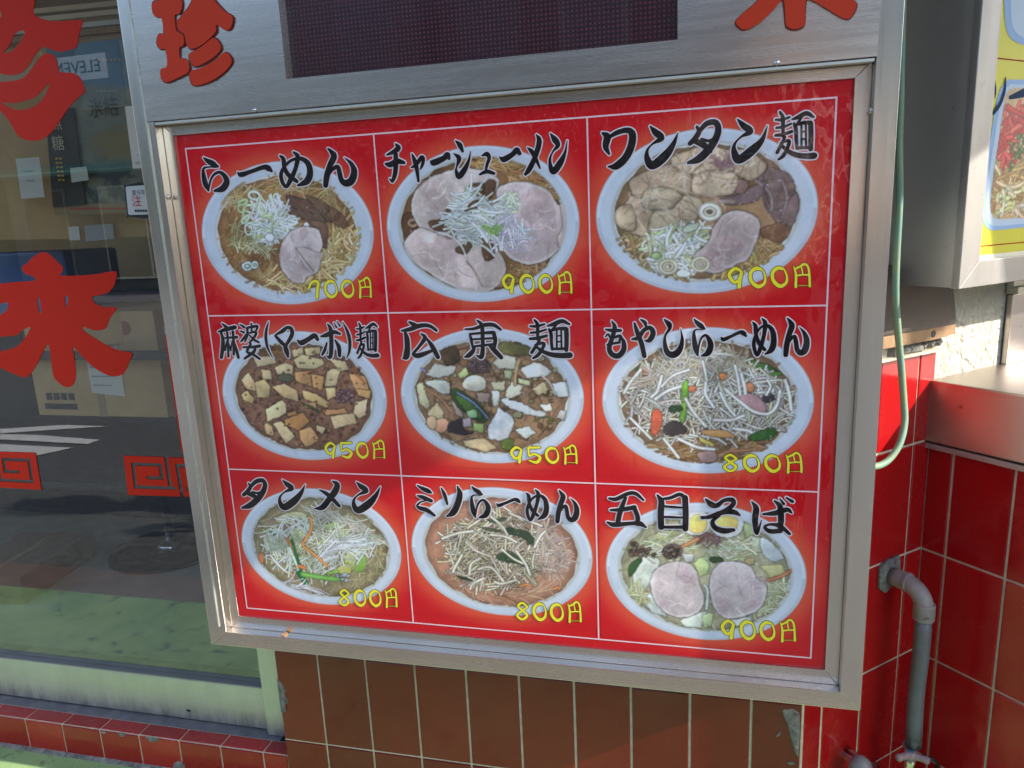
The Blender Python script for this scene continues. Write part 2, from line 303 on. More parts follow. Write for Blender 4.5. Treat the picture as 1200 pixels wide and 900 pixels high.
# broken mortar at both ends of the tiled wall
def blob(name, outline, to3, out, mt, parent, h=.004, **kw):
    b = MB(); n = Vector(out); cx = sum(p[0] for p in outline)/len(outline); cz = sum(p[1] for p in outline)/len(outline)
    rr = random.Random(3); rings = []
    for k, (s_, hh) in enumerate(((1, 0), (.86, .7), (.5, 1), (0, .9))):
        rings.append([Vector(to3(cx+(x-cx)*s_, cz+(z-cz)*s_))+n*(h*hh*rr.uniform(.75, 1.1)+.0002) for x, z in outline])
    m_ = len(outline); k = len(b.v)
    for r_ in rings: b.v += [tuple(p) for p in r_]
    for r_ in range(3):
        for i in range(m_): j = (i+1) % m_; b.f.append((k+r_*m_+i, k+r_*m_+j, k+(r_+1)*m_+j, k+(r_+1)*m_+i)); b.m.append(0)
    return b.build(name, mt, parent, **kw)
fw = lambda x, z: (x, Y_TILE-.0018, z)
blob('mortar_patch', [(-.793, .262), (-.787, .258), (-.779, .246), (-.776, .235), (-.780, .228), (-.772, .216), (-.775, .208), (-.781, .204), (-.779, .190), (-.785, .186), (-.793, .185)], fw, (0, -1, 0), M_MORTAR, wall, label='crumbled mortar at the left end of the tiles')
blob('mortar_patch', [(.147, .312), (.165, .316), (.176, .309), (.178, .27), (.177, .222), (.171, .232), (.165, .254), (.157, .285), (.150, .300)], fw, (0, -1, 0), M_MORTAR, wall, label='broken triangular mortar patch at the right end')
for q in ([(.139, .258), (.144, .268), (.148, .273), (.146, .262)], [(.158, .211), (.166, .216), (.172, .210), (.166, .208)]):
    blob('mortar_crumb', q, lambda x, z: (x, Y_TILE-.0026, z), (0, -1, 0), M_MORTAR, wall, .002)

# counter wall (right) with its steel ledge
cw = thing('counter_wall', 'red tiled counter wall under the steel ledge at the right', 'wall', tuple(RW(.2, 0, 0)))
QL = .36
b = MB(); b.prism([RW(0, 0, 0), RW(QL, 0, 0), RW(QL, -.04, 0), RW(0, -.04, 0)], (0, 0, .73)); b.build('wall_body', M_GROUT, cw)
ul = [.001, .045, .142, .242, .342, QL]
for i in range(len(ul)-1):
    for j in range(4): tile(cw, ul[i], ul[i+1], zz[j], zz[j+1], lambda u, z: RW(u, 0, z), N2, 'counter')
led = thing('counter_ledge', 'stainless steel counter ledge on top of the red tiled counter wall', 'ledge', tuple(RW(.2, 0, .724)))
b = MB(); b.prism([RW(.0, .013, .724), RW(QL, .013, .724), RW(QL, -.34, .724), RW(.0, -.34, .724)], (0, 0, .106)); b.build('ledge_body', M_LEDGE, led, bevel=.0025)
b = MB(); b.prism([RW(.001, .0135, .712), RW(QL, .0135, .712), RW(QL, -.01, .712), RW(.001, -.01, .712)], (0, 0, .009)); b.build('drip_edge', M_STEEL_D, led)
# shop front beyond the counter, out of frame to the right
b = MB(); p = RW(QL, 0, 0); b.prism([p, (p.x+3.2, p.y, 0), (p.x+3.2, p.y+.3, 0), (p.x+.3, p.y+.3, 0)], (0, 0, .80)); ob = b.build('low_shopfront_wall', M_PLASTER); ob['label'] = 'low cream plaster wall beyond the counter ledge'; ob['category'] = 'wall'
cn = thing('awning', 'unseen flat awning added to keep the sun off the board and sign', 'awning', (-.7, -.15, 1.95))  # unseen awning, placed and sized to block sun from the board and sign
b = MB(); b.box((-3.2, -.42, 1.93), (.655, .094, 1.96)); b.box((.656, -.42, 1.93), (1.72, -.002, 1.96)); b.build('sun_block_panel', M_ALU, cn, bevel=.006)
ce = thing('sun_block_eave', 'unseen flat eave added over the counter to shade the yellow sign', 'eave', (1.4, .3, 1.95))  # second unseen blocker, added so the yellow sign falls in shade
b = MB(); b.box((.66, .0, 1.93), (2.2, .62, 1.96)); b.build('sun_block_panel', M_ALU, ce, bevel=.006)
for x in (-3.1, -1.4, .15): b = MB(); b.tube([(x, .09, 2.35), (x, -.38, 1.965)], .010, 10); b.build('stay_rod', M_ALU, cn)
# serving window behind the ledge
sv = thing('serving_window', 'aluminium serving window with steel apron above the counter ledge', 'window', tuple(SW(-.4, 0, .84)))
b = MB(); b.prism([SW(-.195, .002, .830), SW(-.9, .002, .830), SW(-.9, .012, .830), SW(-.195, .012, .830)], (0, 0, .125)); b.build('steel_apron', M_LEDGE, sv, bevel=.0015)
b = MB(); b.prism([SW(-.19, .002, .957), SW(-.9, .002, .957), SW(-.9, .022, .957), SW(-.19, .022, .957)], (0, 0, .012)); b.prism([SW(-.19, .002, .969), SW(-.9, .002, .969), SW(-.9, .014, .969), SW(-.19, .014, .969)], (0, 0, .010)); b.prism([SW(-.19, .002, .98), SW(-.202, .002, .98), SW(-.202, .018, .98), SW(-.19, .018, .98)], (0, 0, .5)); b.build('window_frame', M_ALU, sv, bevel=.001)
b = MB(); b.prism([SW(-.203, .003, .98), SW(-.9, .003, .98), SW(-.9, .006, .98), SW(-.203, .006, .98)], (0, 0, .5)); b.build('pane', mat('frosted_pane', (.62, .66, .68), .25, 0, .5), sv)

# rusty bracket housing beside the hose
bk = thing('metal_bracket', 'rusty brown metal housing above the red tiles beside the hose', 'bracket', tuple(SW(.08, 0, .92)))
b = MB(); pr = [(.215, .925), (.215, 1.03), (.03, 1.03), (.018, 1.0), (.006, .965), (-.004, .925)]
b.prism([SW(u, .001, z) for u, z in pr], N_*.028); b.build('housing', M_RUST, bk, bevel=.003)
b = MB(); b.prism([SW(u, .001, z) for u, z in [(.215, .905), (.215, .925), (-.004, .925), (-.006, .909), (.04, .905)]], N_*.026); b.build('wooden_lip', M_TANWOOD, bk, bevel=.0015)
b = MB(); b.tube([SW(.062, .028, .995), SW(.062, .0295, .995)], .006, 12); b.build('screw_hole', M_DARK, bk)
b = MB(); b.tube([SW(.055, .0265, .915), SW(.055, .0275, .915)], .006, 12); b.build('screw_hole', M_DARK, bk)
blob('mortar_lump', [(.13, .882), (.09, .884), (.04, .881), (.035, .893), (.045, .900), (.10, .904), (.13, .902)], lambda u, z: SW(u, .001, z), N_, M_MORTAR, wall, .012)
b = MB(); b.prism([SW(.20, .003, .880), SW(.0, .003, .880), SW(.0, .014, .880), SW(.20, .014, .880)], (0, 0, .004)); b.build('mortar_bed', M_GROUT, wall)
rr = random.Random(5)
for k in range(3): blob('mortar_lump', [(.050-.02*k+.010*math.cos(t), .895+.008*math.sin(t)) for t in [i*.78 for i in range(8)]], lambda u, z: SW(u, .004, z), N_, M_MORTAR, wall, .01)

# ================================================================== DRAIN PIPE, TAP, HOSE
pp = thing('drain_pipe', 'grey plastic drain pipe with elbow coming out of the red tiles', 'pipe', tuple(SW(.09, .07, .2)))
PU, PV = .092, .070
b = MB(); ol = [(PU-.027, .500), (PU-.021, .531), (PU+.012, .529), (PU+.030, .520), (PU+.028, .482), (PU+.012, .470), (PU-.01, .478)]
b.prism([SW(u, .003, z) for u, z in ol], N_*.006); b.build('wall_flange', M_MORTAR, pp, bevel=.0015)
b = MB(); b.tube([SW(PU, .003, .50), SW(PU, .014, .50)], .0135, 20); b.build('sleeve', M_PVC, pp, smooth=False)
b = MB(); path = [SW(PU, v, .5) for v in (.012, .022, .034)]
for k in range(1, 9): t = k/8*math.pi/2; path.append(SW(PU, .034+(PV-.034)*math.sin(t), .5-(PV-.034)*(1-math.cos(t))))
b.tube(path, [.0150, .0156, .0156]+[.0148]*7+[.0152], 24); b.build('elbow', M_PVC2, pp, smooth=True)
b = MB(); zt = .5-(PV-.034)
b.tube([SW(PU, PV, zt+.012), SW(PU, PV, zt+.010), SW(PU, PV, zt-.016), SW(PU, PV, zt-.018)], [.0150, .0164, .0164, .0150], 24); b.build('collar', M_PVC2, pp, smooth=False)
b = MB(); b.tube([SW(PU, .0345, .5), SW(PU, .036, .5), SW(PU, .041, .5), SW(PU, .0425, .5)], [.0152, .0164, .0164, .0152], 24); b.build('collar', M_PVC2, pp)
b = MB(); b.tube([SW(PU+.0002*k, PV+.001*math.sin(k*.8), zt-.015-k*.024) for k in range(0, 10)]+[SW(PU, PV, .207), SW(PU, PV, .205)], [.0130]*10+[.0130, .0105], 24); b.build('downpipe', M_PVC, pp, smooth=True)

tap = thing('water_tap', 'chrome water tap with three-armed handle and blue cap', 'tap', tuple(SW(.07, .07, .10)))
TV = .072; q_ = onPlane(1067, 884, SW(0, TV, 0), N_); TU = (q_-SW(0, TV, 0)).dot(A_); HZ = q_.z
b = MB(); b.tube(catmull([SW(TU, .0, HZ-.085), SW(TU, .03, HZ-.085), SW(TU, .07, HZ-.085), SW(TU, .11, HZ-.088), SW(TU, .135, HZ-.11)], 4), .0105, 16); b.tube([SW(TU, 0, HZ-.085), SW(TU, .006, HZ-.085)], .02, 18); b.build('spout_body', M_CHROME, tap, smooth=True)
b = MB(); b.tube([SW(TU, TV, HZ-z) for z in (.086, .034, .030, .018, .012, .006)], [.014, .014, .009, .009, .010, .008], 16); b.build('stem', M_CHROME, tap, smooth=True)
b = MB()
for k in range(3):
    t = math.radians(-28+120*k); d = Vector((math.cos(t), math.sin(t), 0)); c_ = SW(TU, TV, HZ)
    b.tube([c_, c_+d*.010, c_+d*.020+Vector((0, 0, .001)), c_+d*.027+Vector((0, 0, .001)), c_+d*.030+Vector((0, 0, .001))], [.0090, .0062, .0060, .0070, .0040], 12)
b.tube([SW(TU, TV, HZ-.008), SW(TU, TV, HZ+.006), SW(TU, TV, HZ+.0075)], [.0105, .0098, .0085], 16); b.build('handle', M_TAPHEAD, tap, smooth=True)
b = MB(); b.tube([SW(TU, TV, HZ+.0070), SW(TU, TV, HZ+.0095)], .0058, 14); b.build('cap', M_BLUE, tap)
vk = thing('valve_cover', 'round dusty metal valve cover left of the tap', 'valve', tuple(SW(.15, .03, .10)))
q_ = onPlane(1009, 889, SW(0, .045, 0), N_); VU = (q_-SW(0, .045, 0)).dot(A_)
b = MB(); c_ = SW(VU, .045, q_.z-.014); b.tube([c_+Vector((0, 0, z)) for z in (-.04, -.004, .006, .012, .016, .018)], [.0185, .0185, .0165, .0125, .0075, .002], 20); b.build('dome', stone('dusty_grey_metal', (.26, .24, .23), (.17, .15, .15), 30, .45, .1), vk, smooth=True)
b = MB(); b.tube([SW(VU-.020, .0, q_.z-.018), SW(VU-.020, .05, q_.z-.018)], .006, 12); b.build('inlet_tube', M_CHROME, vk, smooth=True)
b = MB(); b.tube(catmull([SW(TU-.02, TV+.01, HZ-.005), SW(TU-.035, TV+.02, HZ-.012), SW(TU-.05, TV+.02, HZ-.03), SW(TU-.055, TV+.01, HZ-.06), SW(TU-.05, TV, 0.01)], 6), .0030, 10); ob = b.build('black_cable', M_BLK, smooth=True); ob['label'] = 'thin black cable curling beside the tap handle'; ob['category'] = 'cable'

hp_ = [(1058, -70, .10), (1057.5, 0, .098), (1056, 60, .096), (1055, 120, .096), (1053.5, 170, .098), (1054, 230, .10), (1050.5, 300, .104), (1049.5, 345, .11), (1052, 385, .12), (1056, 430, .128), (1059, 470, .130), (1060, 495, .125), (1055, 518, .112), (1045, 535, .10), (1034, 544, .088), (1022, 547, .075), (1008, 546, .065), (996, 540, .06)]
path = catmull([onY(*q) for q in hp_], 5)
b = MB(); b.tube(path, .0050, 12); ob = b.build('garden_hose', M_HOSE, smooth=True); ob['label'] = 'faded pale green hose hanging down beside the menu board'; ob['category'] = 'hose'

# ================================================================== MENU SIGNBOARD
sb = thing('menu_signboard', 'stainless steel signboard holding a red menu of nine noodle dishes', 'signboard', (-.3, .04, .4))
XL, XR, ZB, ZT = -.838, .2405, .403, 1.78        # outer box
IXL, IXR, IZB, IZT = -.8035, .2125, .4300, 1.2935   # opening, front edge
JXL, JXR, JZB, JZT = -.7862, .1930, .4530, 1.2745   # print opening
g = .0004
def rail(pts, nm='frame_rail'):
    b = MB(); b.prism([(x, Y_OUT, z) for x, z in pts], (0, .030, 0)); return b.build(nm, M_STEEL_V if abs(pts[0][0]-pts[1][0]) < .04 else M_STEEL_H, sb, bevel=.0008)
b = MB(); b.box((XL+.001, Y_OUT+.004, ZB+.001), (XR-.001, .094, ZT)); 
b = MB()   # housing: back and four sides, no front
for a, c_ in (((XL+.0008, .0, ZB+.0008), (XL+.004, .0935, ZT)), ((XR-.004, .0, ZB+.0008), (XR-.0008, .0935, ZT)), ((XL+.0045, .0, ZB+.0008), (XR-.0045, .0935, ZB+.004)), ((XL+.0045, .09, ZB+.0045), (XR-.0045, .0935, ZT))): b.box(a, c_)
b.build('housing', M_STEEL_D, sb)
rail([(XL, ZB), (XL, ZT), (IXL-.012, ZT), (IXL-.012, IZT+g), (IXL, IZT+g), (IXL, IZB)])
rail([(XR, ZB), (XR, ZT), (IXR+.001, ZT), (IXR, IZT), (IXR, IZB)])
b = MB(); b.prism([(XL+g, Y_OUT, ZB), (XR-g, Y_OUT, ZB), (IXR-g, Y_OUT, IZB), (IXL+g, Y_OUT, IZB)], (0, .030, 0)); b.build('frame_rail', M_STEEL_H, sb, bevel=.0008)
# thin raised seam between the left band and the face
b = MB(); b.box((IXL-.0135, Y_OUT-.0022, IZB+.01), (IXL-.0115, Y_OUT+.003, ZT)); b.build('seam_strip', M_ALU, sb)
# set-back inner frame (flat)
def irail(pts, mt):
    b = MB(); b.prism([(x, Y_IN, z) for x, z in pts], (0, .010, 0)); b.build('inner_rail', mt, sb, bevel=.0006)
e = .0003
irail([(IXL+e, IZB+e), (IXL+e, IZT-e), (JXL, JZT), (JXL, JZB)], M_STEEL_V); irail([(IXR-e, IZB+e), (IXR-e, IZT-e), (JXR, JZT), (JXR, JZB)], M_STEEL_V)
irail([(IXL+.001, IZB+e), (IXR-.001, IZB+e), (JXR-e, JZB), (JXL+e, JZB)], M_STEEL_H); irail([(IXL+.001, IZT-e), (IXR-.001, IZT-e), (JXR-e, JZT), (JXL+e, JZT)], M_STEEL_H)
for px, py in ((196.5, 231), (1014.5, 130)):
    x, y, z = onY(px, py, -.012); b = MB(); sx_ = IXL if px < 500 else IXR; s_ = 1 if px < 500 else -1
    b.tube([(sx_, -.012, z), (sx_+s_*.002, -.012, z), (sx_+s_*.0028, -.012, z)], [.0045, .004, .002], 12); b.build('screw', M_CHROME, sb, smooth=True)
x, y, z = onY(333.5, 741.5, -.012); b = MB(); b.tube([(x, -.012, IZB), (x, -.012, IZB+.0015)], .006, 12); b.build('screw', M_TANWOOD, sb)
# header face with the display window cut out
lx0, _, lz0 = onY(336, 92.8, Y_OUT); lx1 = onY(794, 46, Y_OUT)[0]; lz1 = 1.50
b = MB(); b.holes([[(IXL-.0112, IZT+.0012), (IXR+.0006, IZT+.0012), (IXR+.0006, ZT), (IXL-.0112, ZT)], [(lx0, lz0), (lx0, lz1), (lx1, lz1), (lx1, lz0)]], lambda x, z: (x, Y_OUT-.0012, z), (0, .012, 0)); b.build('header_face', M_STEEL_H, sb)
b = MB(); b.box((IXL+.002, Y_OUT-.0016, IZT-.0045), (IXR-.002, Y_OUT+.010, IZT-.0008)); b.build('header_lip', M_ALU, sb, bevel=.0006)
b = MB(); b.box((lx0-.004, -.0125, lz0-.004), (lx1+.004, -.0085, lz1+.004)); b.build('led_display', M_LED, sb)
for px in (300, 950):
    x, _, z = onY(300 if px == 300 else 910, 141 if px == 300 else 80, Y_OUT); b = MB(); b.tube([(x, Y_OUT-.001, IZT+.004), (x, Y_OUT-.003, IZT+.004)], [.004, .003], 12); b.build('screw', M_CHROME, sb, smooth=True)
# header letters, traced in the photograph and laid on the header face
def zmap(ox, oy, s, y): return lambda x, yy: onY(ox+x/s, oy+yy/s, y)
def smooth_loop(l, n=3):
    q = np.array(l, float); k = len(q); out = []
    for i in range(k):
        a, b_, c_, d = q[i-1], q[i], q[(i+1) % k], q[(i+2) % k]
        for t in np.linspace(0, 1, n, endpoint=False): out.append(tuple(.5*((2*b_)+(c_-a)*t+(2*a-5*b_+4*c_-d)*t*t+(3*b_-a-3*c_+d)*t**3)))
    return out
ZL = zmap(170, 0, 8.183, Y_OUT-.0016)
def to_board(loop, f): return [(f(x, y)[0], f(x, y)[2]) for x, y in loop]
LET1 = [[(75,50),(90,20),(130,10),(230,0),(350,-8),(365,60),(350,120),(330,140),(295,150),(300,240),(310,298),(350,322),(375,345),(385,400),(370,445),(338,460),(345,560),(390,560),(430,610),(432,680),(400,710),(300,760),(225,790),(180,775),(155,720),(165,660),(220,635),(205,480),(160,475),(125,430),(125,370),(150,325),(187,320),(165,175),(110,168),(80,120)],
 [(470,-10),(420,80),(330,190),(315,230),(330,290),(385,330),(400,400),(430,460),(470,470),(560,430),(650,350),(690,300),(690,240),(740,270),(785,295),(830,270),(852,190),(835,150),(770,110),(670,0),(650,-60),(540,-60)],
 [(432,520),(540,460),(650,372),(700,385),(735,450),(720,500),(640,570),(500,642),(450,600)],
 [(440,690),(560,650),(680,580),(770,503),(830,550),(835,610),(760,700),(640,780),(500,825),(450,790)]]
ch = None
def letter(name, loops, f, depth, label):
    b = MB(); off = 0
    for l in loops:
        q = to_board(smooth_loop(l), f); b.holes([q], lambda x, z: (x, Y_OUT-.0040, z), (0, .0026, 0), 0, 1)
        c_ = np.mean(q, 0); q2 = [tuple(np.array(p_)+(np.array(p_)-c_)/max(1e-6, np.hypot(*(np.array(p_)-c_)))*.0016) for p_ in q]
        b.holes([q2], lambda x, z: (x, Y_OUT-.0030, z), (0, .0016, 0), 1)
    return b.build(name, [M_LETTER, M_LETEDGE], sb, label=label)
letter('header_letter', LET1, ZL, .003, 'red rounded character at the left of the header')
ZR = zmap(600, 0, 2.609, Y_OUT-.0016)
letter('header_letter', [[(690,57),(760,-5),(770,-40),(680,-45),(680,-85),(830,-90),(835,-130),(895,-130),(897,-90),(1050,-90),(1050,-50),(960,-40),(990,-20),(1040,0),(1052,22),(1030,58),(1000,52),(935,12),(900,0),(896,40),(893,78),(865,90),(838,80),(834,40),(828,0),(800,30),(760,68),(715,92),(690,80)]], ZR, .003, 'red rounded character at the right of the header')

# ------------------------------------------------------------------ the printed menu sheet
BX0, BX1, BZ0, BZ1 = onY(289.6, 712.4, 0)[0], onY(950.1, 771, 0)[0], onY(289.6, 712.4, 0)[2], onY(217.6, 174.4, 0)[2]
def b2(px, py): q = onY(px, py, 0); return q[0], q[2]
ELL = [((236,438),(188,357)), ((453,679),(170,354)), ((698.5,958),(150,344)), ((261,453),(387.6,539)), ((470,684),(384,543)), ((706,953.5),(383,555)), ((284,469.5),(572.5,708)), ((483,694),(571,721)), ((710.5,945),(589,750))]
BOWL = []
for (x0, x1), (y0, y1) in ELL:
    cx, cy = (x0+x1)/2, (y0+y1)/2
    # extreme points of the ellipse under the mild shear of the perspective
    l, r_, t_, bt = b2(x0, cy-3), b2(x1, cy+3), b2(cx, y0+.5), b2(cx, y1-.5)
    BOWL.append(((l[0]+r_[0])/2, (t_[1]+bt[1])/2, (r_[0]-l[0])/2, (t_[1]-bt[1])/2))
VX = [b2(437.2, 157.3), b2(484.7, 727)]; VX2 = [b2(688, 138.7), b2(701.6, 746)]
cx1 = (VX[0][0]+VX[1][0])/2; cx2 = (VX2[0][0]+VX2[1][0])/2
hz1 = (b2(243, 369.5)[1]+b2(966, 357.3)[1]+b2(696, 364)[1])/3; hz2 = (b2(269, 550)[1]+b2(958, 576)[1])/2
# value noise field used by every painted print
def vnoise(n, oct_, seed):
    r = np.random.default_rng(seed); out = np.zeros((n, n)); amp = 1; tot = 0
    for o in oct_:
        gsz = r.random((o+2, o+2)); xi = np.linspace(0, o, n, endpoint=False); i = xi.astype(int); f = xi-i; f = f*f*(3-2*f)
        a = gsz[np.ix_(i, i)]; b_ = gsz[np.ix_(i, i+1)]; c_ = gsz[np.ix_(i+1, i)]; d = gsz[np.ix_(i+1, i+1)]
        fx = f[None, :]; fy = f[:, None]; out += amp*((a*(1-fx)+b_*fx)*(1-fy)+(c_*(1-fx)+d*fx)*fy); tot += amp; amp *= .62
    return out/tot-.5
NZ = vnoise(1024, (12, 28, 60, 130, 260), 3)*2; NZF = vnoise(1024, (90, 200, 420), 4)*2
def bgcol(x, z):
    """red of the sheet with its pale orange glow round every bowl (sRGB)"""
    g_ = np.zeros(np.broadcast(x, z).shape)
    for i, (cx, cz, rx, rz) in enumerate(BOWL):
        c0, c1 = (BX0-9, cx1, cx2)[i % 3], (cx1, cx2, BX1+9)[i % 3]; r0, r1 = (hz1, hz2, -9)[i//3], (9, hz1, hz2)[i//3]
        ins = (x >= c0) & (x < c1) & (z >= r0) & (z < r1)
        d = np.sqrt(((x-cx)/rx)**2+((z-cz)/rz)**2); k = np.clip((1.36-d)/.40, 0, 1); g_ = np.where(ins, k*k*(3-2*k), g_)
    base = np.array([214, 12, 25])/255; gl_ = np.array([236, 104, 66])/255
    return base+(gl_-base)*(g_*.84)[..., None]
def grid_mesh(name, x0, x1, z0, z1, nx, nz, y, colf, mt, parent, **kw):
    xs_ = np.linspace(x0, x1, nx+1); zs_ = np.linspace(z0, z1, nz+1); X, Zg = np.meshgrid(xs_, zs_)
    co = np.empty((nx+1)*(nz+1)*3); co[0::3] = X.ravel(); co[1::3] = y; co[2::3] = Zg.ravel()
    i = np.arange(nx); j = np.arange(nz)[:, None]; a = (j*(nx+1)+i).ravel(); q = np.stack([a, a+1, a+nx+2, a+nx+1], 1).ravel()
    me = bpy.data.meshes.new(name); me.vertices.add((nx+1)*(nz+1)); me.vertices.foreach_set('co', co)
    nf = nx*nz; me.loops.add(nf*4); me.loops.foreach_set('vertex_index', q); me.polygons.add(nf); me.polygons.foreach_set('loop_start', np.arange(0, nf*4, 4))
    me.update(calc_edges=True)
    c_ = colf(X, Zg) if callable(colf) else colf
    col = np.ones(((nx+1)*(nz+1), 4), np.float32); col[:, :3] = lin(c_.reshape(-1, 3)); at = me.color_attributes.new('ink', 'FLOAT_COLOR', 'POINT'); at.data.foreach_set('color', col.ravel())
    me.materials.append(mt); return link(name, me, parent, **kw)
menu = grid_mesh('menu_sheet', JXL-.004, JXR+.004, JZB-.004, JZT+.004, 196, 166, 0, bgcol, M_PRINT, sb, label='red printed menu sheet behind clear film')
ln = MB(); hw = .0011; yy = -.0003
def line(x0, z0, x1, z1, y=yy):
    if abs(x0-x1) > abs(z0-z1): ln.poly([(x0, y, z0-hw), (x1, y, z1-hw), (x1, y, z1+hw), (x0, y, z0+hw)])
    else: ln.poly([(x0-hw, y, z0), (x0+hw, y, z0), (x1+hw, y, z1), (x1-hw, y, z1)])
line(BX0-hw, BZ0, BX1+hw, BZ0); line(BX0-hw, BZ1, BX1+hw, BZ1); line(BX0, BZ0+hw, BX0, BZ1-hw); line(BX1, BZ0+hw, BX1, BZ1-hw)
line(cx1, BZ0+hw, cx1, BZ1-hw, yy-.00003); line(cx2, BZ0+hw, cx2, BZ1-hw, yy-.00003)
for zq in (hz1, hz2): line(BX0+hw, zq, BX1-hw, zq, yy-.00006)
ln.build('grid_lines', M_LINE, menu, recalc=False)

# ------------------------------------------------------------------ painted dish pictures
H_ = .00045
class Canvas:
    """a small painter for printed pictures; colours are the print's own"""
    def __init__(s, x0, x1, z0, z1, z, h=H_):
        s.h = h; s.x0, s.z1 = x0, z1; s.W = int((x1-x0)/h)//2*2; s.Hh = int((z1-z0)/h)//2*2; s.x1 = x0+s.W*h; s.z0 = z1-s.Hh*h
        s.z = z; s.img = np.zeros((s.Hh, s.W, 3)); s.r = random.Random(int(x0*1e4)+int(z1*1e4)); s.k = 1
    def c(s, pts):
        out = []
        for p in pts: x, zz_ = s.z(*p[:2]); out.append(((x-s.x0)/s.h, (s.z1-zz_)/s.h)+tuple(p[2:]))
        return out
    def win(s, P_, pad):
        x0 = max(0, int(P_[:, 0].min()-pad)); x1 = min(s.W, int(P_[:, 0].max()+pad)+2); y0 = max(0, int(P_[:, 1].min()-pad)); y1 = min(s.Hh, int(P_[:, 1].max()+pad)+2)
        if x1 <= x0 or y1 <= y0: return None
        return x0, x1, y0, y1, np.arange(x0, x1)[None, :]+.5, np.arange(y0, y1)[:, None]+.5
    def seg(s, P_, X, Y, closed=False):
        d = np.full(np.broadcast(X, Y).shape, 1e9); n = len(P_)
        for i in range(n if closed else n-1):
            a = P_[i]; b_ = P_[(i+1) % n]; v = b_-a; L2 = max(1e-9, v@v); t = np.clip(((X-a[0])*v[0]+(Y-a[1])*v[1])/L2, 0, 1)
            d = np.minimum(d, (X-a[0]-t*v[0])**2+(Y-a[1]-t*v[1])**2)
        return np.sqrt(d)
    def put(s, w_, m_, col):
        x0, x1, y0, y1 = w_[:4]; m_ = m_[..., None]; s.img[y0:y1, x0:x1] = s.img[y0:y1, x0:x1]*(1-m_)+col*m_
    def strand(s, pts, w_, col, dark=.30, hl=.12, a=1., halo=.26, raw=False):
        P_ = np.array(pts if raw else s.c(pts), float)[:, :2]; P_ = catmull(P_, 3) if len(P_) > 2 else P_; W = s.win(P_, w_+3)
        if W is None: return
        d = s.seg(P_, W[4], W[5]); r_ = w_/2
        if halo: x0, x1, y0, y1 = W[:4]; s.img[y0:y1, x0:x1] *= (1-halo*np.clip((r_+2.2-d)/2.6, 0, 1)*a)[..., None]
        t = np.clip(d/max(r_, .5), 0, 1); x0, x1, y0, y1 = W[:4]; o1 = s.r.randrange(900); nn_ = NZ[np.ix_((np.arange(y0, y1)*3+o1) % 1024, (np.arange(x0, x1)*3+o1*7) % 1024)]; sh = (1-dark*t**2+hl*np.clip(1-t*2.2, 0, 1))*(1+.16*nn_)
        s.put(W, np.clip(r_-d+.5, 0, 1)*a, np.clip(np.array(col)/255*sh[..., None], 0, 1))
    def inside(s, P_, X, Y):
        m_ = np.zeros(np.broadcast(X, Y).shape, bool); n = len(P_)
        for i in range(n):
            (ax, ay), (bx, by) = P_[i], P_[(i+1) % n]
            if abs(ay-by) < 1e-9: continue
            m_ ^= ((ay > Y) != (by > Y)) & (X < (bx-ax)*(Y-ay)/(by-ay)+ax)
        return m_
    def poly(s, pts, col, tex=.10, edge=.30, ew=4., a=1., halo=.4, lite=.10, raw=False, smooth=True, rim=None, fs=1, warp=6.):
        P_ = np.array(pts if raw else s.c(pts), float)[:, :2]
        if smooth and len(P_) > 3: P_ = np.array(smooth_loop([tuple(p) for p in P_], 3))
        W = s.win(P_, 5)
        if W is None: return
        x0, x1, y0, y1 = W[:4]; qx, qy = s.r.randrange(0, 700), s.r.randrange(0, 700); wi = (np.arange(y0, y1)*2+qy) % 1024; wj = (np.arange(x0, x1)*2+qx) % 1024
        X = W[4]+NZ[np.ix_(wi, wj)]*warp; Y = W[5]+NZ[np.ix_((wi+311) % 1024, (wj+97) % 1024)]*warp
        d = s.seg(P_, X, Y, True); ins = s.inside(P_, X, Y); sd = np.where(ins, d, -d)
        if halo: s.img[y0:y1, x0:x1] *= (1-halo*np.clip((sd+3.5)/3.5, 0, 1)*a)[..., None]
        ox, oy = s.r.randrange(0, 300), s.r.randrange(0, 300); ii = (np.arange(y0, y1)*fs+oy) % 1024; jj = (np.arange(x0, x1)*fs+ox) % 1024
        n1 = NZ[np.ix_(ii, jj)]
        c_ = P_.mean(0); rr_ = max(4, np.abs(P_-c_).max()); g_ = -((X-c_[0])*.5+(Y-c_[1])*.9)/rr_
        n2 = NZF[np.ix_((wi+50) % 1024, (wj+500) % 1024)]; sp2 = 0
        sh = 1+tex*1.7*n1+.05*n2*min(1, tex*8)+sp2*.5+lite*g_-edge*np.clip(1-sd/ew, 0, 1)**1.5
        C_ = np.array(col)/255*sh[..., None]
        if rim is not None: k = np.clip(1-np.abs(sd-ew*.8)/(ew*.9), 0, 1)[..., None]*.8; C_ = C_*(1-k)+np.array(rim)/255*k
        s.put(W, np.clip(sd+.5, 0, 1)*a, np.clip(C_, 0, 1))
    def ell(s, cx, cy, rx, ry, col, rot=0, **k):
        t = np.linspace(0, 2*math.pi, 15)[:-1]; c_, sn = math.cos(rot), math.sin(rot)
        s.poly([(cx+rx*math.cos(q)*c_-ry*math.sin(q)*sn, cy+rx*math.cos(q)*sn+ry*math.sin(q)*c_) for q in t], col, **k)
    def curl(s, x, y, ln_, th, curv, w_, col, n=6, **k):
        pts = [(x, y)]
        for i in range(n): th += curv/n+s.r.gauss(0, .06); x += math.cos(th)*ln_/n; y += math.sin(th)*ln_/n; pts.append((x, y))
        s.strand(pts, w_*s.k, col, **k)
    def jit(s, col, j=14): q = s.r.uniform(-j, j); return tuple(max(0, min(255, c_+q+s.r.uniform(-j*.35, j*.35))) for c_ in col)
